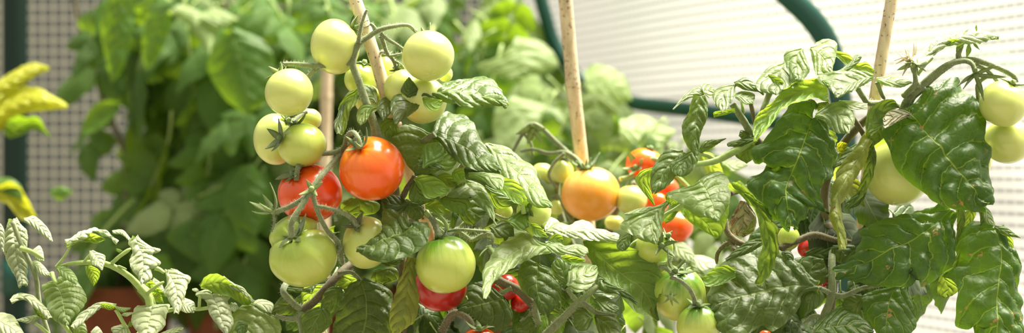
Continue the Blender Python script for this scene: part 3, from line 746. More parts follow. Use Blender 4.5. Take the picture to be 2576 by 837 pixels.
Lf('A', [(780,600),(740,590),(710,620),(720,670),(760,690)], [(790,600),(800,640),(790,670),(762,690)], d=12, ty=0.5, mat='lush', under=True)
Lf('C', [(285,375),(290,310),(320,270),(380,265),(450,285),(490,330),(510,390),(550,440),(600,500),(615,560)], [(285,382),(330,440),(400,510),(480,552),(560,566),(615,560)], [(285,378),(370,405),(450,450),(530,510),(615,560)], d=-4, ty=1.7, q=1.5)
Lf('C', [(285,375),(235,362),(180,328),(120,332),(65,400),(120,480),(190,582)], [(290,385),(340,440),(345,500),(300,560),(192,582)], [(288,380),(240,440),(190,582)], d=4, ty=0.7, q=0.8)
Lf('C', [(550,430),(600,425),(660,445),(720,490),(780,530),(810,600),(850,680),(872,740)], [(550,440),(590,540),(650,620),(730,690),(800,740),(872,740)], d=12, ty=1.8, q=1.0, mat='pale')
Lf('C', [(225,540),(230,430),(300,418)], [(230,545),(320,500),(330,440),(302,418)], d=-14, ty=0.8, mat='young', q=1.4)
Lf('C', [(200,525),(240,505),(330,470),(415,463)], [(205,540),(290,550),(360,555),(400,505),(415,465)], d=-12, ty=0.9, mat='young', q=1.4)
Lf('C', [(200,520),(230,500),(290,510),(340,545)], [(205,545),(250,550),(300,550),(340,548)], d=-16, ty=1.4, mat='lush')
Lf('C', [(183,592),(220,577),(280,585),(330,615),(357,655)], [(185,595),(210,640),(240,690),(280,695),(320,680),(357,656)], [(184,593),(265,635),(357,655)], d=-14, ty=0.5, under=True, mat='young', fold=2)
Lf('C', [(180,605),(160,650),(160,700),(215,728)], [(190,600),(235,660),(290,700),(217,728)], d=-8, ty=0.3, under=True)
Lf('C', [(440,612),(500,612),(545,650),(575,720),(590,828)], [(430,620),(345,685),(400,690),(455,690),(530,745),(570,790),(590,828)], [(435,616),(480,655),(540,720),(590,828)], d=-16, ty=1.6, q=1.5, mat='pale')
Lf('C', [(345,685),(305,705),(350,750),(430,785)], [(345,685),(440,690),(462,720),(432,785)], d=-10, ty=0.6, under=True)
Lf('C', [(635,590),(690,605),(735,655),(748,700),(720,727)], [(580,650),(630,670),(680,715),(720,727)], [(600,615),(670,660),(720,727)], d=-12, ty=0.3, under=True, mat='young', fold=3, q=.6)
Lf('C', [(455,575),(530,563),(620,580),(634,610),(620,650)], [(460,582),(530,612),(580,645),(620,651)], d=-14, ty=1.8, mat='pale')
Lf('C', [(540,630),(600,660),(700,712)], [(545,640),(560,690),(600,745),(680,730),(700,714)], d=-4, ty=0.0)
Lf('C', [(375,565),(395,543),(430,548),(436,590)], [(372,570),(380,600),(410,606),(436,592)], d=-10, ty=0.5, under=True, mat='young')
Lf('C', [(300,580),(340,565),(385,590),(400,620)], [(300,585),(330,620),(370,640),(400,622)], d=-4, ty=0.5, under=True, mat='young')
Lf('C', [(235,722),(300,700),(372,765)], [(240,745),(300,778),(372,767)], d=0, ty=0.6, under=True, mat='young')
Lf('C', [(150,705),(80,678),(20,690)], [(150,740),(110,775),(50,768),(20,700)], d=-2, ty=0.7)
Lf('C', [(155,725),(190,720),(230,740),(228,790),(190,808)], [(150,735),(150,780),(188,810)], d=-6, ty=0.4)
Lf('C', [(420,700),(480,690),(560,760),(600,800)], [(400,730),(420,800),(520,840),(600,810)], d=22, ty=0.3)
Lf('B', [(830,330),(780,270),(750,243),(700,260),(690,300),(715,335),(650,380),(570,435)], [(830,330),(890,295),(920,330),(915,390),(870,440),(810,470),(700,498),(620,475),(570,436)], [(828,332),(740,380),(660,405),(570,435)], d=-26, ty=1.1, q=1.6)
Lf('B', [(580,590),(540,595),(500,650),(470,750),(455,860),(560,980)], [(600,590),(680,600),(745,650),(740,720),(735,860),(562,980)], [(590,590),(615,680),(610,800),(561,980)], d=-4, ty=0.3, q=1.8)
Lf('B', [(395,720),(330,730),(300,770),(320,880)], [(400,725),(440,740),(445,800),(322,880)], d=-2, ty=0.3, q=1.6)
Lf('B', [(500,615),(440,615),(405,660),(395,735)], [(500,620),(495,700),(440,745),(396,735)], d=4, ty=0.3, q=1.6)
Lf('B', [(815,475),(780,570),(740,690),(730,780),(750,850)], [(850,475),(852,560),(872,670),(845,790),(752,850)], d=-18, ty=0.1, mat='olive', fold=5, tx=0.5)
Lf('B', [(445,596),(400,605),(330,610),(305,640),(312,700)], [(445,598),(420,640),(370,700),(314,702)], d=20, ty=-.2, under=True, mat='young')
Lf('B', [(570,556),(500,560),(455,600)], [(575,600),(520,625),(457,604)], d=20, ty=-.2, under=True, mat='young')
Lf('B', [(400,690),(370,700),(330,760)], [(420,700),(390,760),(332,780)], d=22, ty=-.2, under=True, mat='young')
Lf('B', [(465,320),(440,330),(435,360),(488,350)], [(465,322),(460,350),(488,352)], d=16, ty=0, under=True, mat='young', name='leaf')
Lf('B', [(230,640),(180,690),(160,748)], [(300,690),(270,745),(162,750)], d=6, ty=0.4)
Lf('B', [(240,620),(320,625),(380,600),(350,640)], [(240,640),(300,640),(350,642)], d=8, ty=1.0)
Lf('B', [(560,180),(620,190),(680,215),(660,260),(560,275)], [(560,190),(510,200),(495,240),(558,275)], d=18, ty=0.1)
Lf('H', [(730,735),(680,688),(610,700),(560,755),(540,870),(575,910)], [(735,738),(800,765),(805,850),(700,920),(577,910)], [(732,737),(660,780),(576,910)], d=-8, ty=0.9, q=1.2, mat='pale')
Lf('H', [(650,690),(710,668),(772,690),(762,738)], [(655,700),(710,720),(762,740)], d=6, ty=2, mat='silver')
Lf('H', [(640,790),(600,780),(580,815),(600,850)], [(645,795),(640,830),(602,850)], d=-14, ty=.6)
Lf('B', [(690,500),(760,480),(800,470),(790,500)], [(690,505),(730,520),(790,502)], d=4, ty=0.3)
Lf('B', [(650,540),(750,520),(770,580),(700,600)], [(650,545),(640,580),(698,602)], d=14, ty=0.2)
Lf('B', [(690,205),(760,175),(810,210),(800,250)], [(690,210),(710,255),(798,255)], d=-2, ty=0.8)
Lf('B', [(820,200),(870,210),(895,240),(850,300)], [(820,205),(810,250),(848,300)], d=0, ty=0.5)
Lf('D', [(640,400),(590,375),(545,332),(480,340),(400,410),(340,500),(328,590),(338,664)], [(650,415),(670,438),(600,450),(510,492),(425,550),(360,610),(339,664)], [(645,405),(565,400),(470,450),(385,530),(338,664)], d=-22, ty=1.8, mat='pale', q=1.1)
Lf('D', [(640,380),(700,370),(740,402),(800,385),(850,408),(855,435)], [(645,410),(690,440),(780,445),(830,452),(855,437)], d=-20, ty=2.0, mat='pale')
Lf('D', [(655,372),(690,338),(725,352),(732,380)], [(660,375),(700,395),(732,382)], d=-12, ty=0.2, under=True)
Lf('D', [(640,310),(670,250),(740,290),(830,272),(920,318),(1010,352)], [(640,340),(750,362),(880,372),(1010,384)], d=10, ty=2.8, mat='silver', q=1.2)
Lf('D', [(640,300),(700,275),(780,300),(840,330)], [(640,330),(740,350),(838,345)], d=14, ty=2.2, mat='pale')
Lf('F', [(150,365),(205,353),(300,385),(390,420),(480,470),(528,540),(525,620),(490,690),(508,775)], [(150,375),(148,440),(200,520),(260,580),(330,650),(400,730),(506,776)], [(150,370),(240,470),(350,560),(450,640),(507,776)], d=2, ty=0.4, under=True, mat='lush', q=1.0, fold=6)
Lf('D', [(750,600),(760,520),(790,487),(860,488),(897,503)], [(755,605),(800,632),(870,602),(902,550),(897,505)], [(752,602),(820,555),(897,504)], d=-16, ty=1.5, mat='pale', q=1.4)
Lf('D', [(745,600),(690,560),(672,500),(700,462)], [(755,590),(772,520),(745,480),(702,462)], d=-10, ty=0.3)
Lf('D', [(600,490),(540,478),(503,540),(520,620),(590,680),(605,725),(640,742)], [(610,490),(680,520),(712,600),(718,660),(690,712),(642,742)], [(605,490),(600,620),(641,742)], d=-6, ty=0.5, q=1.5)
Lf('D', [(430,650),(330,580),(250,608),(262,660),(203,722)], [(430,680),(475,720),(470,780),(400,832),(300,790),(204,724)], [(430,665),(330,690),(204,723)], d=2, ty=0.5)
Lf('D', [(885,670),(910,648),(960,665),(1010,705)], [(888,680),(930,725),(1010,728)], d=-14, ty=1.6, q=1.4)
Lf('D', [(875,748),(830,708),(790,730),(778,792)], [(880,770),(850,822),(800,822),(778,793)], d=-14, ty=0.7)
Lf('D', [(890,740),(960,738),(1010,790),(1025,870)], [(890,760),(905,830),(960,880),(1024,872)], d=-18, ty=1.2, q=1.8)
Lf('D', [(930,580),(900,570),(910,620),(1000,640),(1100,690)], [(930,590),(980,600),(1060,640),(1100,688)], d=-12, ty=0.6, q=1.5)
Lf('D', [(450,262),(500,240),(548,233),(562,300)], [(470,300),(520,327),(562,302)], d=-8, ty=1.0, mat='young')
Lf('D', [(565,285),(610,298),(656,355)], [(570,300),(590,352),(655,357)], d=-10, ty=0.4, under=True, mat='young')
Lf('D', [(360,300),(430,270),(480,300),(485,350)], [(362,310),(400,360),(484,352)], d=2, ty=0.8)
Lf('D', [(540,730),(520,790),(490,840)], [(570,740),(600,790),(592,860),(492,842)], d=8, ty=0.4)
Lf('D', [(640,740),(600,770),(600,850)], [(645,745),(655,800),(602,852)], d=4, ty=0.5, mat='young')
Lf('D', [(720,450),(770,448),(840,470)], [(722,470),(780,490),(840,475)], d=-6, ty=0.3, under=True, mat='young')
Lf('D', [(550,640),(620,620),(700,640),(720,700)], [(550,660),(600,720),(700,740),(720,702)], d=20, ty=0.2)
scatter(mp, [(735,760),(850,690),(960,650),(1030,560),(1040,500),(1120,470),(1230,540),(1400,600),(1560,680),(1640,720),(1640,900),(735,900)], 44, 28, 70, 0.028, 0.045, ['shaded'], 11, up=0.6, toward=0.9)
scatter(mp, [(1010,400),(1100,330),(1200,440),(1300,480),(1380,560),(1360,620),(1050,600)], 12, 26, 60, 0.022, 0.034, ['shaded', 'lush', 'lush'], 12, up=0.7, toward=0.8)

# ================================================================ plant behind, with the yellow-orange tomato
bp_ = thing('tomato_plant', (0.06, 1.475, PZ), 'tomato plant set back beside the plain cane, bearing one large yellow-orange tomato', 'tomato plant')
T = lambda *a, **k: tomato(bp_, *a, **k); S = lambda *a, **k: stem(bp_, *a, **k)
T(1486, 488, 75, 71, 205, 'f_yellow', (-0.25, 0.0, 0.95), seed=21, label='large yellow-orange tomato', clen=0.45, curl=0.9, dimple=0.14)
T(1588, 502, 40, 39, 200, 'f_pale', (-0.1, 0.1, 1), seed=22, label='small pale green tomato', clen=0.4)
T(1621, 412, 47, 41, 215, 'f_orange', (0.3, -0.1, 0.9), seed=23, label='orange tomato', clen=0.4)
T(1672, 478, 36, 36, 225, 'f_red', (0, 0, 1), seed=24, label='red tomato', clen=0.4)
T(1652, 510, 30, 28, 215, 'f_orange', (0, 0, 1), cal=False, label='orange tomato')
T(1700, 570, 43, 42, 200, 'f_orange', (0, 0, 1), seed=25, label='red-orange tomato', cal=False)
T(1412, 430, 31, 31, 225, 'f_pale', (0.1, 0, 1), seed=26)
T(1364, 440, 30, 32, 240, 'f_pale', (0, 0, 1), cal=False)
T(1400, 522, 20, 20, 225, 'f_pale', (0, 0, 1), cal=False)
T(1545, 560, 24, 20, 240, 'f_pale', (0, 0, 1), cal=False)
S('E', [(370, 370, 205), (320, 310, 215), (240, 235, 220), (160, 160, 225), (110, 145, 228), (70, 190, 230), (20, 280, 232)], 7, 5, name='fruit_stalk')
S('E', [(390, 380, 205), (340, 320, 212), (280, 285, 215), (200, 290, 220), (120, 270, 225), (60, 280, 228)], 7, 4, name='fruit_stalk')
S('E', [(280, 290, 212), (225, 340, 214), (200, 400, 214), (240, 465, 216)], 4.5, 4, name='fruit_stalk')
S('E', [(75, 190, 228), (110, 240, 230), (120, 300, 232)], 4, 3, name='fruit_stalk')
S('E', [(215, 515, 222), (250, 505, 220), (285, 580, 216), (330, 640, 214)], 5, 5, name='fruit_stalk')
S('E', [(560, 420, 205), (620, 400, 210), (680, 350, 214), (740, 320, 214)], 6, 5, mat='stemy', name='fruit_stalk')
S('E', [(640, 350, 205), (700, 320, 205), (760, 330, 205), (860, 420, 210), (900, 460, 215)], 6, 5, mat='stemy', name='fruit_stalk')
S('X', [(1490, 1300, 270), (1500, 900, 262), (1520, 650, 250), (1560, 500, 240), (1600, 460, 235)], 13, 9, mat='stemd', name='main_stem')
S('X', [(1500, 700, 258), (1440, 620, 248), (1400, 480, 240), (1440, 380, 235)], 10, 7, name='branch')
sepals(bp_, P(*F('E', [(395, 372)])[0], 200), Vector((0, -0.3, 1)), 0, 5, 0.011, 0.9, 'sepal', 2, 0.5)
sepals(bp_, P(*F('E', [(120, 170)])[0], 226), Vector((0, -0.6, -0.4)), 0, 5, 0.014, 0.5, 'sepaly', 5, 0.5)
sepals(bp_, P(*F('E', [(640, 360)])[0], 205), Vector((-0.4, -0.6, 0.3)), 0, 5, 0.012, 0.5, 'sepaly', 7, 0.5)
scatter(bp_, [(1330,450),(1420,440),(1560,560),(1720,600),(1760,680),(1760,900),(1330,900)], 34, 225, 290, 0.03, 0.05, ['lush', 'pale'], 31, up=1.0, toward=0.5)
Lb = lambda *a, **k: leaf(bp_, *a, **k)
Lb('F', [(590,390),(640,385),(690,440),(680,480)], [(590,400),(600,450),(680,485)], d=170, ty=1.4, mat='pale')
Lb('F', [(680,450),(740,450),(800,480),(790,510)], [(680,470),(720,520),(790,515)], d=170, ty=1.6, mat='silver')
Lb('F', [(660,480),(700,500),(760,560)], [(655,490),(700,560),(758,565)], d=165, ty=.5, mat='pale')
Lb('I', [(170,640),(220,650),(260,700),(280,760)], [(160,660),(180,720),(240,780),(278,765)], d=190, ty=0.0, under=True, mat='young')
Lb('I', [(270,690),(330,680),(400,700)], [(275,710),(330,740),(400,710)], d=200, ty=1.6, mat='pale')
# ================================================================ right plant
rp = thing('tomato_plant', (0.205, 1.27, PZ), 'tomato plant at the right with broad spotted dark green leaves and pale green tomatoes', 'tomato plant')
T = lambda *a, **k: tomato(rp, *a, **k); S = lambda *a, **k: stem(rp, *a, **k); Lf = lambda *a, **k: leaf(rp, *a, **k)
T(1646, 622, 48, 46, 8, 'f_green', (0.5, -0.3, 0.5), seed=31, label='green tomato', clen=0.6, curl=0.5)
T(1707, 738, 68, 70, 4, 'f_dark', (0.05, -0.45, 0.75), seed=32, label='green tomato', clen=0.5, curl=0.6)
T(1757, 819, 55, 55, -16, 'f_dark', (-0.05, -0.2, 0.95), seed=33, label='small green tomato', clen=0.65, curl=0.4)
T(2258, 436, 82, 84, 24, 'f_pale', (0.2, 0.2, 1), cal=False, seed=34, label='large pale green tomato')
T(2524, 261, 60, 60, -4, 'f_pale', (0.35, -0.25, 0.9), seed=35, label='pale green tomato', clen=0.55, curl=0.4, rib=0.008, dimple=0.14)
T(2535, 355, 60, 59, 14, 'f_pale', (0, 0.1, 1), cal=False, seed=36, label='pale green tomato')
T(2462, 402, 32, 46, 34, 'f_pale', (0, 0, 1), cal=False, seed=37)
T(1984, 598, 28, 32, 30, 'f_green', (0, 0, 1), cal=False, seed=38, label='small green tomato')
T(2046, 625, 40, 30, 50, 'f_deep', (0, 0, 1), cal=False, seed=39, label='deep red tomato')
T(2065, 706, 26, 20, 52, 'f_deep', (0, 0, 1), cal=False, label='deep red tomato')
T(1925, 843, 16, 14, 20, 'f_red', (0, 0, 1), cal=False, label='ripe red tomato')
# stems
S('X', [(2080, 1400, 62), (2075, 1100, 56), (2060, 900, 50), (2090, 760, 36), (2095, 640, 34), (2085, 560, 34)], 15, 12, mat='stemd', hairs=2, name='main_stem')
S('K', [(600, 860, 14), (640, 760, 12), (682, 640, 10), (682, 480, 20), (690, 400, 34), (690, 330, 48)], 11, 9, hairs=2)
S('K', [(682, 640, 10), (740, 650, 10), (840, 610, 10), (940, 598, 12)], 7, 4, hairs=5)
S('K', [(620, 612, 4), (650, 625, 8), (682, 640, 10)], 6, 7, hairs=5)
S('K', [(420, 415, 24), (520, 370, 26), (600, 345, 28), (690, 370, 30), (780, 380, 30)], 8, 9, mat='stemd', hairs=4)
S('K', [(640, 760, 12), (590, 750, 12), (540, 790, 12)], 5, 4, hairs=5)
S('K', [(145, 270, 30), (160, 330, 28), (200, 375, 26), (250, 395, 26)], 8, 9, mat='stemd', hairs=3)
S('K', [(190, 378, 28), (140, 400, 30), (110, 440, 32), (105, 490, 34)], 6, 5, mat='stemd', hairs=5)
S('K', [(175, 370, 28), (185, 400, 26), (195, 425, 22)], 8, 6, mat='stemd', hairs=5)
S('X', [(2085, 600, 40), (2075, 480, 36), (2110, 380, 32), (2180, 300, 24), (2260, 265, 12)], 12, 10, mat='stemd')
S('J', [(370, 480, 26), (395, 415, 10), (420, 370, 4), (480, 310, -2), (550, 250, -4), (615, 205, -6), (690, 185, -6), (735, 200, -8), (752, 248, -10)], 12, 6, hairs=7, name='fruit_stalk')
S('J', [(385, 480, 30), (415, 415, 14), (440, 365, 10), (480, 330, 8), (540, 270, 6), (640, 195, 4), (720, 180, 2), (800, 195, 0), (890, 230, 0), (945, 262, 0), (958, 295, 0)], 10, 6.5, hairs=7, name='fruit_stalk')
S('J', [(745, 205, 2), (800, 225, 4), (835, 255, 4), (865, 290, 6)], 7, 5, hairs=6, name='fruit_stalk')
S('J', [(825, 255, 4), (790, 275, 6), (765, 305, 8), (765, 350, 10), (772, 400, 12)], 5.5, 6, hairs=7, name='fruit_stalk')
S('J', [(395, 360, 2), (430, 325, -4), (452, 300, -8), (448, 240, -8), (442, 185, -8)], 8, 4.5, hairs=5, name='fruit_stalk')
S('J', [(452, 298, -8), (485, 318, 2), (512, 345, 12), (540, 380, 26)], 7, 6, hairs=5, name='fruit_stalk')
S('J', [(672, 178, -2), (668, 150, -4), (690, 100, -6)], 8, 5, name='branch', hairs=4)
S('J', [(462, 255, -4), (500, 205, -6), (540, 170, -8)], 5, 4, mat='stemy', name='branch')
S('J', [(160, 320, 0), (190, 365, 2), (215, 395, 6), (280, 400, 10), (380, 410, 14)], 7, 10, hairs=3)
S('J', [(262, 292, 0), (280, 345, 2), (298, 378, 4)], 6, 5)
S('J', [(112, 430, 6), (165, 510, 8), (195, 560, 12), (215, 620, 16)], 7, 7, mat='stemd')
S('I', [(432, 578, 16), (380, 612, 10), (320, 645, 4), (240, 685, 0), (150, 702, -6), (95, 700, -10)], 11, 7, mat='stemy', hairs=2)
S('I', [(240, 685, 0), (200, 660, 0), (150, 650, -4), (120, 640, -6)], 6, 4, mat='stemy')
S('I', [(325, 400, 8), (360, 455, 8), (400, 520, 12), (430, 580, 16)], 9, 10, mat='stem')
S('I', [(370, 380, 10), (375, 420, 8), (382, 450, 10)], 4, 4, mat='stemy')
S('I', [(415, 395, 16), (425, 440, 16), (435, 500, 16)], 6, 6, mat='stemd')
S('I', [(510, 345, 20), (495, 385, 20), (475, 440, 18), (450, 560, 18)], 8, 8)
S('I', [(440, 585, 16), (520, 620, 24), (700, 640, 34), (800, 600, 34)], 11, 12, mat='stemd')
S('F', [(640, 192, -14), (590, 225, -8), (545, 250, -2), (500, 300, 8)], 7, 7, mat='stemy')
S('F', [(870, 140, 0), (900, 130, 8), (990, 90, 20)], 6, 8, mat='stemd')
S('F', [(515, 490, -2), (560, 485, -6), (572, 450, -6)], 6, 6, mat='stemy', name='fruit_stalk', hairs=3)
S('F', [(520, 500, -2), (560, 520, -8), (580, 545, -12)], 7, 6, mat='stem', name='fruit_stalk', hairs=3)
S('F', [(575, 560, -14), (620, 575, -22), (665, 615, -24), (688, 660, -20), (694, 695, -18)], 5, 6, mat='stem', name='fruit_stalk', hairs=3)
S('F', [(420, 370, 10), (380, 400, 12), (350, 470, 20)], 6, 7, mat='stemy')
# buds and spent flowers
def flower(plant, f, pt, d, axis, L, seed, mat='petal'):
    return sepals(plant, P(*F(f, [pt])[0], d), Vector(axis), 0, 6, L, 0.8, mat, seed, 0.8, name='flower', wide=0.13)
flower(rp, 'J', (430, 185), -8, (-0.3, -0.3, 0.8), 0.008, 3)
flower(rp, 'J', (420, 170), -8, (-0.6, -0.4, -0.5), 0.008, 5)
sepals(rp, P(*F('J', [(442, 195)])[0], -9), Vector((-0.2, -0.3, -0.8)), 0, 5, 0.009, 0.6, 'sepaly', 8, 0.5)
sepals(rp, P(*F('J', [(752, 255)])[0], -11), Vector((0.1, -0.5, -0.4)), 0, 6, 0.015, 0.5, 'sepal', 2, 0.6, wide=0.13)
sepals(rp, P(*F('F', [(525, 400)])[0], -8), Vector((0.2, -0.8, 0.3)), 0, 5, 0.011, 0.4, 'sepal', 9, 0.6, wide=0.13)
sepals(rp, P(*F('F', [(592, 530)])[0], -14), Vector((0.3, -0.6, 0.6)), 0, 5, 0.012, 0.5, 'sepal', 4, 0.6, wide=0.13)
sepals(rp, P(*F('F', [(572, 655)])[0], -22), Vector((0.1, -0.9, -0.3)), 0, 6, 0.006, 0.3, 'sepaly', 6, 0.4, wide=0.13)
# leaves, upper right
Lf('J', [(430,440),(470,390),(560,310),(640,265),(700,310),(760,400),(805,500),(795,560),(828,680),(815,800),(808,908)], [(425,460),(370,435),(300,455),(283,540),(330,640),(340,700),(400,780),(500,850),(512,862),(560,900),(690,922),(808,908)], [(430,452),(540,590),(660,730),(808,908)], d=-14, ty=0.45, mat='spot', q=2.2, fold=7, rows=60, half=12, label='very large spotted leaf')
Lf('J', [(425,450),(400,430),(330,430),(290,470)], [(430,460),(380,480),(300,520),(285,480)], d=-17, ty=1.2, mat='dry', q=1.0)
Lf('J', [(455,200),(500,130),(560,85),(640,45),(740,28),(870,70)], [(460,210),(540,162),(610,115),(700,102),(790,95),(870,71)], d=-8, ty=2.0, mat='silver', q=1.6)
Lf('J', [(700,95),(660,110),(655,140)], [(700,100),(680,120),(656,141)], d=-8, ty=0.2, under=True)
Lf('J', [(715,100),(705,130),(708,168)], [(725,100),(732,135),(709,168)], d=-10, ty=0.2)
Lf('J', [(745,95),(760,105),(775,130)], [(740,100),(750,115),(774,131)], d=-4, ty=0.2, mat='pale')
Lf('J', [(670,75),(620,80),(590,110)], [(675,80),(630,100),(592,112)], d=-9, ty=0.0, under=True, mat='young')
Lf('J', [(755,35),(750,20),(757,5)], [(762,38),(762,20),(758,5)], d=-2, ty=0.0, mat='pale')
Lf('J', [(210,545),(130,640),(60,760),(25,880),(30,960),(70,1050),(85,1128)], [(222,600),(195,720),(130,800),(92,880),(78,960),(97,1060),(86,1128)], [(216,580),(150,700),(75,830),(50,940),(85,1128)], d=-20, ty=0.5, tx=0.3, mat='olive', q=1.0, fold=8)
Lf('J', [(225,560),(215,660),(170,800),(100,920)], [(235,560),(250,700),(200,850),(102,922)], d=6, ty=0.0, mat='lush')
Lf('J', [(200,500),(220,430),(275,388),(340,378),(370,410)], [(230,560),(290,500),(330,440),(370,413)], d=-6, ty=0.4, under=True, mat='lush', q=1.6)
Lf('J', [(205,480),(205,560),(225,620)], [(215,470),(290,480),(300,560),(227,622)], d=4, ty=0.2, mat='lush')
Lf('O', [(1110,530),(980,491),(880,488),(760,515),(708,545),(780,612),(850,682)], [(1117,550),(1060,585),(960,640),(850,683)], [(1110,538),(980,565),(852,682)], d=-12, ty=1.9, mat='pale', q=1.2)
Lf('O', [(1130,545),(1230,528),(1330,543),(1378,580)], [(1130,570),(1200,602),(1300,613),(1378,582)], d=-6, ty=2.0, mat='pale')
Lf('O', [(880,485),(940,440),(975,390),(1005,380),(1028,398)], [(930,500),(980,462),(1012,432),(1028,400)], d=-8, ty=0.8, mat='pale', q=1.0, fold=9)
Lf('O', [(848,355),(930,378),(1000,440),(1060,435),(1112,490)], [(850,400),(920,460),(1000,505),(1100,520),(1112,492)], d=24, ty=0.5, under=True, mat='young')
Lf('O', [(665,330),(720,285),(800,275),(852,310),(845,400),(820,505)], [(665,345),(680,430),(712,540),(760,525),(820,507)], [(668,336),(750,400),(820,506)], d=12, ty=1.1, mat='pale')
Lf('O', [(600,345),(520,350),(478,400),(510,480),(560,560)], [(610,350),(640,430),(660,500),(600,570),(562,562)], d=4, ty=0.9, mat='pale')
Lf('O', [(470,440),(380,470),(288,570),(310,640),(430,664)], [(500,450),(560,550),(515,620),(460,645),(432,664)], [(485,445),(430,550),(431,664)], d=2, ty=1.5, mat='pale')
Lf('O', [(500,400),(540,400),(620,540),(560,600),(540,620)], [(480,440),(500,520),(520,590),(540,620)], d=8, ty=1.6, mat='pale')
Lf('O', [(370,520),(440,540),(478,580)], [(370,530),(420,600),(477,585)], d=-2, ty=0.2, under=True, mat='lush')
Lf('O', [(130,600),(50,600),(-20,650),(0,740),(50,792)], [(135,610),(137,660),(105,730),(52,792)], d=-6, ty=1.3, mat='pale', q=1.0)
Lf('O', [(130,665),(190,640),(270,658),(278,692)], [(140,690),(220,732),(276,695)], d=-2, ty=1.6, mat='pale')
Lf('I', [(25,428),(90,348),(150,312),(185,345)], [(28,431),(100,378),(180,357)], d=-8, ty=1.5, mat='pale')
Lf('I', [(180,345),(165,310),(200,297),(240,330)], [(182,350),(210,370),(240,335)], d=-4, ty=1.2, mat='pale')
Lf('O', [(130,585),(200,543),(270,580),(338,664)], [(135,600),(200,632),(290,645),(338,666)], d=2, ty=1.2, mat='lush', q=1.5)
Lf('I', [(335,425),(290,430),(232,442),(230,468)], [(340,440),(300,450),(232,469)], d=2, ty=0.3, under=True, mat='young')
Lf('I', [(345,360),(380,350),(430,370),(430,400)], [(345,370),(380,395),(430,402)], d=-4, ty=1.8, mat='pale')
Lf('I', [(130,360),(105,420),(73,490),(72,550),(100,610),(142,660)], [(190,362),(206,400),(190,480),(165,560),(155,620),(143,660)], [(155,365),(140,500),(142,660)], d=-20, ty=0.4, mat='lush', q=1.5)
Lf('I', [(800,275),(700,275),(600,320),(500,410),(440,480),(424,540),(440,587)], [(812,385),(740,370),(690,385),(620,400),(560,440),(520,500),(460,560),(441,587)], [(800,320),(690,330),(570,400),(480,500),(440,587)], d=-8, ty=0.9, under=True, mat='young', q=1.0, fold=10, label='arching bright green leaf seen from beneath')
Lf('I', [(800,390),(760,395),(740,410),(755,440)], [(810,395),(800,420),(757,442)], d=-2, ty=0.0)
Lf('I', [(745,430),(690,383),(610,395),(558,465),(500,560),(428,620),(430,665),(500,685),(398,800),(430,860),(475,930),(540,985),(619,1008)], [(730,490),(800,500),(840,600),(847,680),(822,772),(775,800),(785,900),(814,953),(740,905),(690,975),(619,1008)], [(725,470),(650,680),(590,837),(619,1008)], d=-18, ty=0.4, mat='spot', q=2.2, rows=64, half=12, label='large lobed spotted leaf')
Lf('I', [(740,450),(800,410),(870,386),(922,430),(937,490),(905,550)], [(745,465),(790,495),(850,545),(904,550)], [(742,458),(850,455),(905,549)], d=-24, ty=1.0, mat='pale', q=1.2)
Lf('I', [(775,280),(800,285),(850,345)], [(770,290),(800,320),(848,347)], d=-16, ty=0.6, mat='young')
Lf('I', [(860,380),(910,385),(1000,400)], [(850,400),(900,430),(1000,425)], d=-12, ty=2.2, mat='silver')
Lf('I', [(155,640),(180,590),(230,578),(292,573)], [(158,650),(220,622),(292,575)], d=-2, ty=0.4)
Lf('I', [(430,570),(370,575),(300,595),(300,612)], [(425,590),(360,615),(302,614)], d=6, ty=0.8)
Lf('I', [(435,600),(360,620),(338,660),(395,699)], [(440,612),(430,672),(396,699)], d=10, ty=0.2, under=True)
Lf('I', [(420,560),(370,530),(355,560)], [(420,570),(380,580),(356,562)], d=10, ty=0.6)
# leaves around the foreground left of this plant
Lf('F', [(725,80),(690,90),(620,110),(550,138),(600,175),(640,210),(720,250),(805,273)], [(725,76),(755,42),(810,25),(855,50),(873,110),(868,170),(845,228),(806,273)], [(725,80),(760,150),(785,210),(805,273)], d=-22, ty=1.1, mat='pale', q=1.1, label='grey-green leaf over a bright underside')
Lf('F', [(640,205),(620,215),(640,255),(700,305),(760,340),(808,358)], [(700,230),(800,265),(862,188),(852,280),(832,335),(809,358)], [(650,210),(740,280),(808,358)], d=-10, ty=0.2, under=True, mat='young', fold=2)
Lf('F', [(548,136),(545,165),(575,200)], [(560,150),(610,180),(577,202)], d=-16, ty=0.0, under=True, mat='young')
Lf('F', [(540,270),(570,240),(610,225)], [(545,290),(580,270),(610,228)], d=-10, ty=0.0, under=True, mat='young')
Lf('F', [(577,163),(510,190),(430,235),(370,252),(316,300),(360,335),(430,375),(497,389)], [(578,175),(545,220),(530,280),(525,340),(498,389)], [(570,172),(505,225),(480,300),(497,389)], d=-26, ty=0.9, mat='pale', q=1.1)
Lf('F', [(340,240),(400,214),(480,203)], [(345,244),(420,242),(480,207)], d=-20, ty=1.8, mat='pale')
Lf('F', [(345,343),(308,370),(303,410),(330,427)], [(372,345),(370,390),(350,420),(331,427)], d=-16, ty=0.5, mat='lush')
Lf('E', [(870,275),(820,262),(763,295),(718,370),(707,440),(725,491)], [(882,290),(872,350),(840,400),(790,460),(727,491)], [(875,282),(790,365),(726,491)], d=-14, ty=0.6, mat='lush')
Lf('E', [(915,277),(860,310),(818,350),(825,392),(858,406)], [(925,280),(947,320),(930,362),(895,398),(860,406)], [(920,282),(870,350),(859,406)], d=-24, ty=0.7, mat='lush')
Lf('E', [(722,362),(660,380),(633,430),(670,482),(722,548)], [(725,365),(708,430),(715,480),(735,547)], d=-4, ty=0.1, under=True, mat='young', q=.7)
Lf('K', [(172,80),(250,160),(300,220),(322,300),(337,400),(320,480),(311,592)], [(225,102),(300,148),(377,230),(384,283),(420,320),(408,342),(422,400),(405,470),(360,560),(313,592)], [(176,88),(285,180),(350,290),(370,400),(312,592)], d=-26, ty=0.1, tx=0.4, under=True, mat='young', q=1.0, fold=4, label='hanging light green leaf')
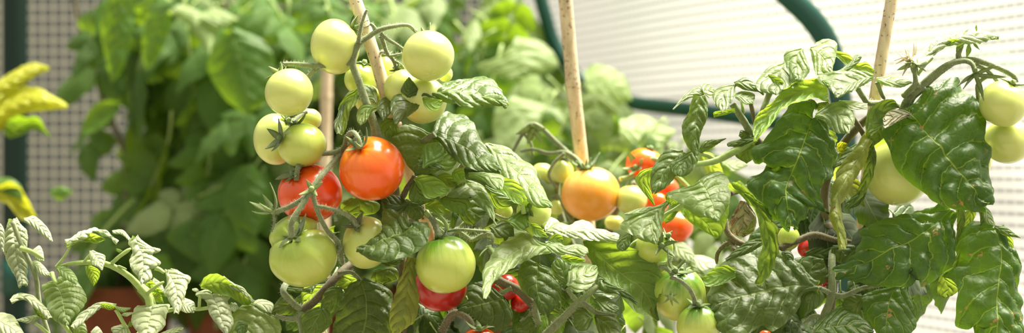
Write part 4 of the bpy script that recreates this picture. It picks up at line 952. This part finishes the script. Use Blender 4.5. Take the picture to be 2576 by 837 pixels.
Lf('K', [(225,175),(170,280),(185,340),(240,358)], [(262,180),(305,260),(290,330),(242,358)], d=16, ty=0.1, mat='dry', q=1.5)
Lf('K', [(230,330),(270,290),(300,250)], [(235,345),(290,330),(302,262)], d=14, ty=0.4, mat='olive')
Lf('K', [(610,600),(520,500),(450,440),(350,400),(250,410),(150,470),(60,600),(55,720)], [(612,618),(525,650),(503,730),(390,827),(330,800),(250,850),(120,830),(56,724)], [(610,608),(450,605),(300,635),(150,680),(56,722)], d=-12, ty=0.9, mat='lush', q=1.2, rows=60, half=12, label='broad grey-green lower leaf')
Lf('K', [(330,360),(280,370),(210,410),(150,470)], [(330,400),(260,440),(152,474)], d=-6, ty=0.8, mat='lush')
Lf('K', [(200,512),(130,497),(33,556)], [(200,562),(110,600),(50,602),(33,558)], d=-6, ty=0.6, under=True, mat='young')
Lf('K', [(610,620),(550,600),(520,630),(550,700),(545,750)], [(615,615),(645,660),(620,700),(547,752)], d=-10, ty=0.5, mat='lush')
Lf('K', [(570,590),(500,540),(490,470),(560,450),(640,470)], [(580,595),(640,590),(670,540),(640,474)], d=14, ty=0.3, mat='lush')
Lf('K', [(430,430),(470,425),(492,460),(480,490)], [(430,440),(450,480),(478,492)], d=6, ty=0.4, mat='lush')
Lf('K', [(690,400),(760,390),(800,410),(740,490)], [(680,410),(680,460),(738,492)], d=22, ty=0.3, mat='lush')
Lf('K', [(550,430),(600,410),(680,400),(700,450)], [(552,460),(620,480),(700,455)], d=26, ty=0.2, mat='lush')
Lf('L', [(620,215),(570,215),(350,250),(185,320),(178,370),(140,430),(53,538)], [(640,240),(655,400),(632,500),(500,602),(470,560),(430,600),(300,612),(150,582),(55,545)], [(625,225),(500,330),(380,400),(210,480),(54,540)], d=0, ty=0.5, mat='spot', q=1.8, rows=60, half=12, label='broad dark leaf pointing down to the left')
Lf('L', [(840,318),(740,270),(672,340),(655,400),(655,490),(580,545),(660,605),(650,790),(690,812),(735,780),(770,900),(860,960)], [(860,310),(930,420),(970,480),(977,600),(992,700),(985,860),(862,960)], [(850,315),(882,450),(862,650),(860,960)], d=-6, ty=0.4, mat='spot', q=1.6, rows=60, half=12, label='large spotted leaf hanging at the right edge')
Lf('L', [(575,545),(562,600),(568,650),(600,660)], [(600,545),(672,608),(640,648),(602,660)], d=12, ty=0.0, under=True, mat='young')
Lf('L', [(672,418),(640,480),(580,548)], [(676,440),(650,520),(582,550)], d=6, ty=0.0, under=True, mat='young')
Lf('L', [(700,230),(690,300),(690,330)], [(760,190),(750,260),(692,332)], d=20, ty=0.0, under=True, mat='young')
Lf('L', [(740,190),(770,230),(780,300)], [(770,190),(830,240),(782,302)], d=6, ty=0.5, mat='lush')
Lf('L', [(720,190),(750,190),(790,200),(800,235)], [(720,200),(750,230),(800,237)], d=14, ty=0.3, under=True, mat='young')
Lf('L', [(850,300),(900,305),(980,360)], [(845,310),(890,345),(978,362)], d=2, ty=0.5, mat='lush')
Lf('L', [(860,320),(900,320),(940,370),(945,430)], [(862,330),(890,380),(943,432)], d=8, ty=0.1, under=True, mat='young')
Lf('L', [(800,200),(830,230),(850,300)], [(790,210),(800,280),(845,305)], d=0, ty=1.2, mat='pale')
Lf('L', [(395,598),(200,640),(185,700),(230,790),(290,900)], [(420,600),(442,700),(448,820),(292,900)], [(405,600),(330,650),(291,900)], d=4, ty=0.6, mat='spot', q=1.0)
Lf('L', [(-50,795),(40,722),(110,706),(200,770),(242,832)], [(-50,860),(60,900),(180,880),(242,834)], [(-50,830),(80,800),(242,833)], d=-6, ty=1.0, mat='spot')
Lf('L', [(180,640),(110,648),(83,700)], [(190,690),(150,752),(85,702)], d=8, ty=0.4, mat='lush')
Lf('L', [(640,200),(660,250),(650,400)], [(700,200),(700,300),(652,402)], d=14, ty=0.2, mat='lush')
Lf('J', [(60,640),(20,600),(-40,680)], [(80,650),(40,720),(-38,684)], d=20, ty=.6, mat='lush')
Lf('J', [(150,600),(90,640),(40,720)], [(170,610),(140,680),(42,722)], d=24, ty=.8, mat='lush')
Lf('J', [(60,600),(80,590),(110,600)], [(55,640),(80,660),(110,602)], d=26, ty=0, under=True, mat='yellow')
Lf('L', [(60,30),(100,20),(180,90),(200,200)], [(55,60),(100,160),(198,210)], d=20, ty=.3, under=True, mat='olive')
Lf('L', [(190,85),(210,120),(180,190),(120,215)], [(180,90),(180,140),(122,212)], d=12, ty=.3, mat='lush')
scatter(rp, [(1930,560),(2050,420),(2150,420),(2200,520),(2330,560),(2420,560),(2440,640),(2270,720),(2270,900),(1850,900),(1850,700)], 48, 36, 90, 0.03, 0.05, ['shaded'], 41, up=0.5, toward=0.9)
scatter(rp, [(2010,340),(2120,300),(2240,280),(2280,330),(2180,420),(2080,480)], 8, 36, 70, 0.018, 0.03, ['lush', 'young'], 42, up=0.6, toward=0.5)

# ================================================================ young plant, lower left
lp_ = thing('tomato_plant', (-0.297, 1.25, PZ), 'young tomato plant at lower left with curled silvery pale leaves', 'tomato plant')
Lf = lambda *a, **k: leaf(lp_, *a, **dict(dict(mat='silver', q=1.5, fold=7, vs=1.7), **k)); S = lambda *a, **k: stem(lp_, *a, **k)
S('X', [(120, 1500, 50), (160, 1000, 40), (330, 860, 22), (385, 800, 12), (375, 740, 8), (350, 715, 6)], 11, 9, mat='stemy', name='main_stem')
S('G', [(725, 725, 4), (712, 660, 4), (680, 622, 4), (605, 552, 4), (500, 502, 6), (370, 500, 8), (270, 520, 10)], 10, 5, mat='stemy')
S('G', [(540, 500, 4), (580, 465, 2), (630, 430, 2)], 5, 5, mat='stemy')
S('G', [(712, 645, 2), (745, 618, 0), (790, 590, 0)], 5, 4, mat='stemy')
S('G', [(400, 502, 6), (425, 470, 4), (440, 450, 4)], 4, 3, mat='stemy')
S('G', [(270, 520, 10), (310, 470, 8), (340, 420, 6)], 3.5, 3, mat='stemy')
S('G', [(100, 430, 20), (150, 445, 18), (210, 480, 16)], 7, 5, mat='stemy')
S('G', [(60, 300, 24), (110, 430, 22), (170, 560, 20), (190, 700, 20), (250, 900, 22)], 6, 7, mat='stem')
S('G', [(250, 550, 8), (262, 580, 4), (272, 600, 2)], 6, 5, mat='stemy')
S('G', [(558, 725, -4), (590, 780, -4), (620, 840, -2), (640, 900, 0)], 4.5, 6, mat='stemy')
S('G', [(270, 765, 4), (310, 800, 4), (350, 860, 6)], 5, 6, mat='stemy')
S('G', [(170, 790, 2), (210, 820, 2), (260, 870, 4)], 4, 5, mat='stemy')
S('H', [(290, 715, 10), (380, 718, 8), (440, 712, 6), (500, 700, 6), (600, 710, 8)], 5, 4, mat='stemy')
S('H', [(400, 715, 8), (402, 680, 6), (405, 650, 4)], 4, 4, mat='stemy')
S('H', [(560, 690, 6), (590, 710, 4), (640, 720, 2)], 4, 3, mat='stemy')
S('H', [(180, 510, 2), (205, 520, 2), (225, 535, 0)], 6, 4, mat='stemy')
S('H', [(100, 620, 4), (200, 720, 14), (290, 715, 10)], 6, 5, mat='stemy')
S('G', [(600, 540, 6), (570, 515, 4), (610, 530, 2)], 3, 3, mat='stemy')
Lf('G', [(40,290),(12,380),(25,480),(75,580),(108,609)], [(80,285),(132,350),(125,450),(132,560),(110,609)], [(60,288),(75,440),(109,609)], d=24, ty=0.6)
Lf('G', [(115,285),(170,273),(232,340),(252,397)], [(120,300),(170,342),(230,385),(250,398)], d=18, ty=1.4)
Lf('G', [(-30,310),(10,310),(22,380),(15,445)], [(-30,330),(-10,400),(13,446)], d=20, ty=0.6)
Lf('G', [(260,583),(205,600),(208,660),(250,760),(322,797)], [(300,540),(350,560),(415,650),(417,690),(372,745),(324,797)], [(268,590),(300,670),(323,797)], d=-2, ty=0.9, mat='pale')
Lf('G', [(280,520),(330,520),(370,570),(370,600)], [(270,530),(300,570),(368,604)], d=0, ty=1.2, mat='pale')
Lf('G', [(318,405),(370,375),(440,333),(520,358),(567,398)], [(325,398),(400,380),(460,352),(530,375),(565,408)], d=8, ty=1.8)
Lf('G', [(320,400),(400,375),(450,355),(510,385)], [(320,425),(400,395),(460,408),(510,390)], d=12, ty=0.0, under=True, mat='young')
Lf('G', [(540,345),(590,342),(628,382)], [(545,358),(590,366),(622,395)], d=6, ty=1.6)
Lf('G', [(430,440),(440,500),(490,533)], [(450,443),(507,465),(500,515),(491,535)], d=-2, ty=1.0)
Lf('G', [(410,515),(420,560),(450,612)], [(440,512),(482,540),(470,590),(451,612)], d=14, ty=0.0, under=True, mat='young', q=.8)
Lf('G', [(650,375),(616,400),(640,450),(625,490),(638,540),(680,607)], [(655,375),(700,408),(777,440),(722,455),(777,502),(728,520),(732,570),(682,607)], [(652,378),(690,480),(681,607)], d=-6, ty=1.1)
Lf('G', [(785,530),(800,600),(788,640),(830,700),(848,742)], [(835,530),(917,566),(905,610),(890,660),(870,720),(850,742)], [(805,530),(850,630),(849,742)], d=-4, ty=1.1)
Lf('G', [(725,708),(660,705),(633,750),(640,800),(700,880)], [(742,705),(817,698),(800,760),(790,810),(702,880)], [(733,708),(718,790),(701,880)], d=-8, ty=1.1)
Lf('G', [(560,700),(500,688),(440,700),(370,760),(350,812)], [(560,715),(510,705),(460,740),(400,790),(352,813)], d=-4, ty=1.6)
Lf('G', [(480,695),(520,695),(565,710)], [(490,712),(530,728),(565,714)], d=0, ty=0.0, under=True, mat='young')
Lf('G', [(50,682),(100,650),(170,663),(232,720),(242,767)], [(55,692),(110,675),(175,722),(240,768)], d=2, ty=1.5)
Lf('G', [(170,700),(215,760),(240,775)], [(150,690),(180,750),(238,778)], d=6, ty=0.0, under=True, mat='lush')
Lf('G', [(-30,745),(20,738),(75,765),(132,865)], [(-30,800),(20,860),(130,868)], d=-2, ty=1.3)
Lf('G', [(200,742),(140,755),(80,772)], [(200,752),(150,790),(80,778)], d=4, ty=1.6)
Lf('G', [(150,500),(170,490),(200,500),(250,560)], [(152,515),(200,560),(248,565)], d=18, ty=1.4)
Lf('G', [(155,440),(190,415),(208,450),(212,490)], [(155,450),(180,490),(210,492)], d=22, ty=1.3)
Lf('G', [(620,800),(580,797),(535,815),(560,860)], [(620,810),(610,850),(562,862)], d=-6, ty=1.3)
Lf('G', [(640,735),(600,738),(585,750)], [(640,745),(610,758),(586,752)], d=-4, ty=1.6)
Lf('G', [(555,708),(590,712),(630,715)], [(558,720),(590,738),(628,725)], d=-6, ty=1.5, mat='pale')
Lf('G', [(630,780),(640,795),(632,808)], [(622,782),(618,800),(630,808)], d=-5, ty=.5, mat='young')
Lf('G', [(740,855),(800,825),(850,810),(885,815)], [(745,870),(820,860),(884,820)], d=-6, ty=1.6)
Lf('G', [(870,700),(880,665),(940,700),(935,738)], [(870,710),(880,735),(933,742)], d=4, ty=1.2)
Lf('G', [(440,830),(470,805),(510,860)], [(435,850),(460,880),(508,866)], d=2, ty=1.4)
Lf('G', [(350,790),(400,780),(420,830),(400,870)], [(345,800),(360,850),(398,872)], d=2, ty=.8, mat='pale')
Lf('G', [(680,590),(720,580),(770,620),(800,660)], [(680,610),(740,640),(798,662)], d=12, ty=0.1, under=True, mat='young')
Lf('G', [(730,640),(770,640),(790,690)], [(735,680),(760,690),(788,692)], d=14, ty=0.2, under=True, mat='young')
Lf('G', [(740,570),(780,600),(800,650)], [(735,590),(760,630),(798,652)], d=16, ty=1.4)
Lf('G', [(560,430),(575,433),(590,440)], [(560,440),(575,450),(590,442)], d=2, ty=0.4, mat='young')
Lf('H', [(405,600),(430,555),(500,540),(570,590),(650,640),(676,682)], [(410,612),(480,640),(560,655),(630,700),(674,684)], [(407,605),(520,590),(675,683)], d=8, ty=0.2, under=True, mat='young', q=1.0)
Lf('H', [(520,560),(570,590),(620,610),(676,680)], [(515,570),(560,615),(610,635),(672,684)], d=4, ty=1.8)
Lf('H', [(460,640),(430,625),(380,645),(430,672),(450,740),(490,800),(540,852)], [(480,640),(557,650),(540,680),(562,730),(572,790),(542,852)], [(465,642),(500,730),(541,852)], d=-4, ty=1.1)
Lf('H', [(300,690),(330,665),(375,680),(382,720)], [(298,705),(330,735),(380,727)], d=4, ty=1.5)
Lf('H', [(550,700),(580,685),(600,710)], [(552,715),(575,730),(599,714)], d=2, ty=1.4)
Lf('H', [(365,615),(385,612),(400,622)], [(365,625),(385,632),(400,626)], d=6, ty=1.2)

# ================================================================ plants behind, out of focus
def bgplant(x, y, z, label, stempx, d, polys, seed, mats, smin=0.10, smax=0.19, mat='stemd', r=9, fruits=(), group='blurred plants behind', tw=0.5, up=0.9, dd=90, down=0.6):
    t = thing('tomato_plant', (x, y, z), label, 'tomato plant', group)
    base = [((x - 0) / (KX * y) + 1288, 418.5 - (z - H) / (KX * y), (y - 1.2) * 1000)]
    stem(t, 'X', base + [(p[0], p[1], d) for p in stempx], r, r * 0.6, mat=mat, name='main_stem')
    for k, (poly, n) in enumerate(polys):
        scatter(t, poly, n, d - dd, d + dd, smin, smax, mats, seed + k, up=up, toward=tw, down=down)
    for k, (fx, fy, fr, fm) in enumerate(fruits):
        tomato(t, fx, fy, fr, fr, d - 40, fm, (0, 0, 1), seed=k + 3)
    return t
b1 = bgplant(pxx(300, 2.42), 2.42, 0.34, 'blurred plant with a brown stem leaning across the gridded film', [(318, 420), (270, 280), (205, 80), (180, -60)], 1200,
        [([(400, 470), (520, 450), (520, 620), (300, 640), (240, 560)], 16), ([(250, -60), (470, -60), (420, 60), (330, 60), (260, 40)], 14), ([(190, 250), (290, 260), (250, 330), (200, 330)], 1)], 61, ['bgleaf'])
b2 = bgplant(pxx(600, 2.42), 2.42, 0.34, 'blurred dense plant between the left film panel and the upper green tomatoes', [(600, 400), (640, 200), (560, 0), (520, -80)], 1180,
        [([(440, -60), (720, -60), (700, 300), (400, 100)], 46), ([(420, 220), (700, 250), (700, 600), (460, 580)], 44)], 62, ['bgleaf', 'bgleaf', 'bgleaf', 'bgleaf', 'bgpale'])
b3 = bgplant(pxx(880, 2.40), 2.40, 0.33, 'blurred plant directly behind the two ripe red tomatoes', [(850, 500), (870, 250), (820, 0), (800, -80)], 1130,
        [([(680, -80), (1020, -80), (1000, 250), (700, 250)], 50), ([(600, 300), (900, 300), (900, 650), (600, 640)], 44)], 63, ['bgleaf', 'bgleaf', 'bgleaf', 'bgleaf', 'bgpale'])
b4 = bgplant(pxx(1170, 2.42), 2.42, 0.33, 'blurred plant with paler leaves left of the plain cane', [(1210, 500), (1260, 200), (1275, 50), (1280, -80)], 1150,
        [([(1010, -80), (1330, -80), (1370, 120), (1330, 300), (1020, 330)], 56), ([(1080, 300), (1400, 300), (1400, 600), (1080, 600)], 38)], 64, ['bgleaf', 'bgpale', 'bgpale'], r=14, up=1.4, dd=120)
b5 = bgplant(pxx(1440, 2.12), 2.12, 0.146, 'low blurred pale-leaved plant behind the plain cane', [(1450, 500), (1460, 350), (1450, 200)], 950,
        [([(1380, 190), (1530, 180), (1560, 260), (1560, 470), (1330, 470), (1340, 300)], 40)], 65, ['bgpale', 'bgpale', 'bgleaf'], up=1.5, smin=0.08, smax=0.13)
b6 = bgplant(pxx(1700, 1.9), 1.9, 0.146, 'low blurred pale-leaved plant beside the side film, behind the red tomatoes', [(1690, 560), (1680, 400), (1660, 300)], 720,
        [([(1560, 320), (1640, 290), (1760, 330), (1800, 420), (1780, 520), (1580, 520)], 40)], 66, ['bgpale', 'bgpale', 'bgleaf'], up=1.5, smin=0.06, smax=0.10)
b7 = bgplant(-1.02, 2.1, 0.146, 'blurred plant at the left edge with bright yellow leaves', [(-160, 500), (-140, 300), (-60, 240)], 800,
        [([(-140, 560), (20, 560), (10, 640), (-100, 640)], 0)], 67, ['bgleaf'], group=None)
Ly = lambda *a, **k: leaf(b7, *a, **dict(dict(mat='yellow', fold=8), **k))
Ly('M', [(-60,420),(40,350),(150,303),(235,318)], [(-50,480),(60,430),(150,380),(235,330)], d=740, ty=1.2)
Ly('M', [(-90,560),(60,430),(180,420),(322,505)], [(-70,640),(60,560),(200,530),(322,515)], d=730, ty=0.9)
Ly('M', [(-90,450),(-20,430),(50,500),(40,560)], [(-90,620),(-20,640),(20,610),(38,565)], d=745, ty=0.7)
Ly('M', [(20,520),(120,560),(180,560),(240,650)], [(20,640),(60,660),(160,620),(238,655)], d=790, ty=0.0, mat='bgleaf', under=True)
Ly('G', [(-20,130),(60,110),(120,170),(175,280)], [(-20,200),(40,220),(100,290),(172,284)], d=700, ty=0.2, under=True)
Ly('G', [(-20,90),(50,90),(100,130),(110,190)], [(-20,150),(30,170),(108,195)], d=700, ty=0.8, mat='bgleaf')
Ly('G', [(240,150),(290,130),(350,150)], [(240,170),(290,200),(350,160)], d=900, ty=0.3, mat='bgleaf')
stem(b7, 'X', [(-160, 420, 800), (-110, 300, 780), (-40, 250, 750), (0, 230, 740)], 6, 4, mat='stemy')
stem(b7, 'X', [(-150, 500, 800), (-60, 480, 740), (0, 470, 710)], 6, 4, mat='stemy')
# placed large leaves of the plants behind
def Lg(pl, *a, **k): return leaf(pl, *a, **dict(dict(mat='bgleaf', fold=10, d=1120), **k))
Lg(b1, 'M', [(390,600),(450,500),(520,480),(575,490)], [(400,640),(470,620),(540,560),(577,500)], ty=0.4, under=True)
Lg(b1, 'M', [(520,-20),(480,120),(500,260),(535,390)], [(640,-20),(640,120),(600,300),(538,392)], ty=0.2, d=1080)
Lg(b1, 'M', [(640,0),(600,90),(600,160)], [(520,-40),(460,60),(470,170),(598,165)], ty=0.8, d=1130)
Lg(b1, 'M', [(720,60),(680,160),(680,260),(700,330)], [(820,60),(800,180),(750,280),(704,332)], ty=0.2, d=1060)
Lg(b2, 'M', [(800,60),(880,100),(960,200),(1000,260)], [(860,20),(960,60),(1040,150),(1002,262)], ty=1.2, d=1040, mat='bgpale')
Lg(b2, 'M', [(960,60),(1040,40),(1140,90)], [(960,110),(1050,130),(1140,100)], ty=1.6, d=1040, mat='bgpale')
Lg(b3, 'X', [(560,80),(520,160),(560,240),(620,290)], [(600,70),(680,120),(690,220),(624,292)], ty=0.3, d=1000)
Lg(b3, 'X', [(600,420),(560,500),(590,560),(640,590)], [(640,410),(680,500),(670,560),(642,592)], ty=0.1, d=1000)
Lg(b2, 'X', [(460,560),(420,600),(520,680)], [(540,540),(600,600),(524,682)], ty=0.3, d=1040)
Lg(b1, 'X', [(330,640),(340,720),(400,800)], [(420,640),(450,720),(404,802)], ty=0.1, d=1040)
Lg(b4, 'X', [(1250,260),(1240,330),(1280,400),(1320,420)], [(1300,240),(1420,290),(1400,380),(1324,421)], ty=1.1, d=900, mat='bgpale')
Lg(b4, 'X', [(1270,140),(1200,170),(1280,200)], [(1300,90),(1370,110),(1400,170),(1284,202)], ty=1.0, d=980, mat='bgpale')
Lg(b4, 'X', [(1180,60),(1160,100),(1180,130)], [(1200,50),(1210,90),(1184,132)], ty=1.4, d=1000, mat='bgpale')
Lg(b5, 'X', [(1470,180),(1500,160),(1570,190),(1590,250)], [(1480,260),(1530,270),(1588,253)], ty=1.0, d=900, mat='bgpale')
Lg(b6, 'X', [(1560,300),(1620,290),(1700,330)], [(1560,360),(1640,390),(1700,335)], ty=1.3, d=680, mat='bgpale')

# ================================================================ camera, light, world
cam = bpy.data.cameras.new('camera'); co = bpy.data.objects.new('camera', cam); COL.objects.link(co)
co.location = (0, 0, H); co.rotation_euler = (math.pi / 2, 0, 0)
cam.sensor_width = 36.0; cam.lens = 36.0 / (2576 * KX)
cam.clip_start = 0.05; cam.clip_end = 100
cam.dof.use_dof = True; cam.dof.focus_distance = 1.19; cam.dof.aperture_fstop = cam.lens / 9.5
cam.dof.aperture_blades = 0
sc.camera = co
sun = bpy.data.lights.new('sun', 'SUN'); sun.energy = 14.0; sun.angle = math.radians(42); sun.color = (1.0, 0.94, 0.78)
so = bpy.data.objects.new('sun', sun); COL.objects.link(so)
sd = Vector((0.33, 0.22, 0.92)).normalized()            # direction towards the sun
so.rotation_euler = sd.to_track_quat('Z', 'Y').to_euler(); so.location = sd * 5
w = bpy.data.worlds.new('sky'); sc.world = w; w.use_nodes = True
nt = w.node_tree; b = NB(nt); bg = nt.nodes['Background']
tc = b.n('ShaderNodeTexCoord'); sp = b.n('ShaderNodeSeparateXYZ'); nt.links.new(tc.outputs['Generated'], sp.inputs[0])
z = sp.outputs[2]
low = b.mix(b.ss(z, -0.25, 0.05), c4((0.03, 0.035, 0.015)), c4((0.74, 0.70, 0.58)))
c_ = b.mix(b.ss(z, 0.0, 0.7), low, c4((1.0, 0.98, 0.88)))
nt.links.new(c_, bg.inputs['Color']); bg.inputs['Strength'].default_value = 0.5
vs = sc.view_settings
sc.display_settings.display_device = 'sRGB'
vs.view_transform = 'Standard'; vs.look = 'None'; vs.gamma = 1.0; vs.use_curve_mapping = False
vs.exposure = 0.75
try:
    sc.cycles.max_bounces = 8; sc.cycles.transparent_max_bounces = 8; sc.cycles.use_denoising = True
    sc.cycles.sample_clamp_indirect = 6.0; sc.cycles.caustics_reflective = False; sc.cycles.caustics_refractive = False
except Exception: pass
bpy.context.view_layer.update()
# past 100 leaves on one plant: the smallest, innermost ones become one uncountable foliage part
for plant in [o for o in sc.objects if o.parent is None and o.name.startswith('tomato_plant')]:
    lv = [o for o in plant.children if o.name.split('.')[0] == 'leaf']
    if len(lv) <= 100: continue
    inner = [o for o in lv if o.data.users > 1]
    inner.sort(key=lambda o: -(o.matrix_local.translation.y + plant.location.y))
    inner = inner[:len(lv) - 98]
    V, Fc, UV, mi = [], [], [], []
    mats = []
    for o in inner:
        off = len(V); me = o.data; mx = Matrix.Translation(plant.location) @ o.matrix_local
        uv = [(0.5, 0.5)] * len(me.vertices)
        for lp in me.loops: uv[lp.vertex_index] = tuple(me.uv_layers[0].data[lp.index].uv)
        for m_ in me.materials:
            if m_ not in mats: mats.append(m_)
        V += [mx @ v.co for v in me.vertices]; UV += uv
        for p in me.polygons:
            Fc.append(tuple(off + k for k in p.vertices)); mi.append(mats.index(me.materials[p.material_index]))
        bpy.data.objects.remove(o)
    link_mesh('foliage', V, Fc, mats, plant, base=V[0], uvs=UV, midx=mi, kind='stuff')
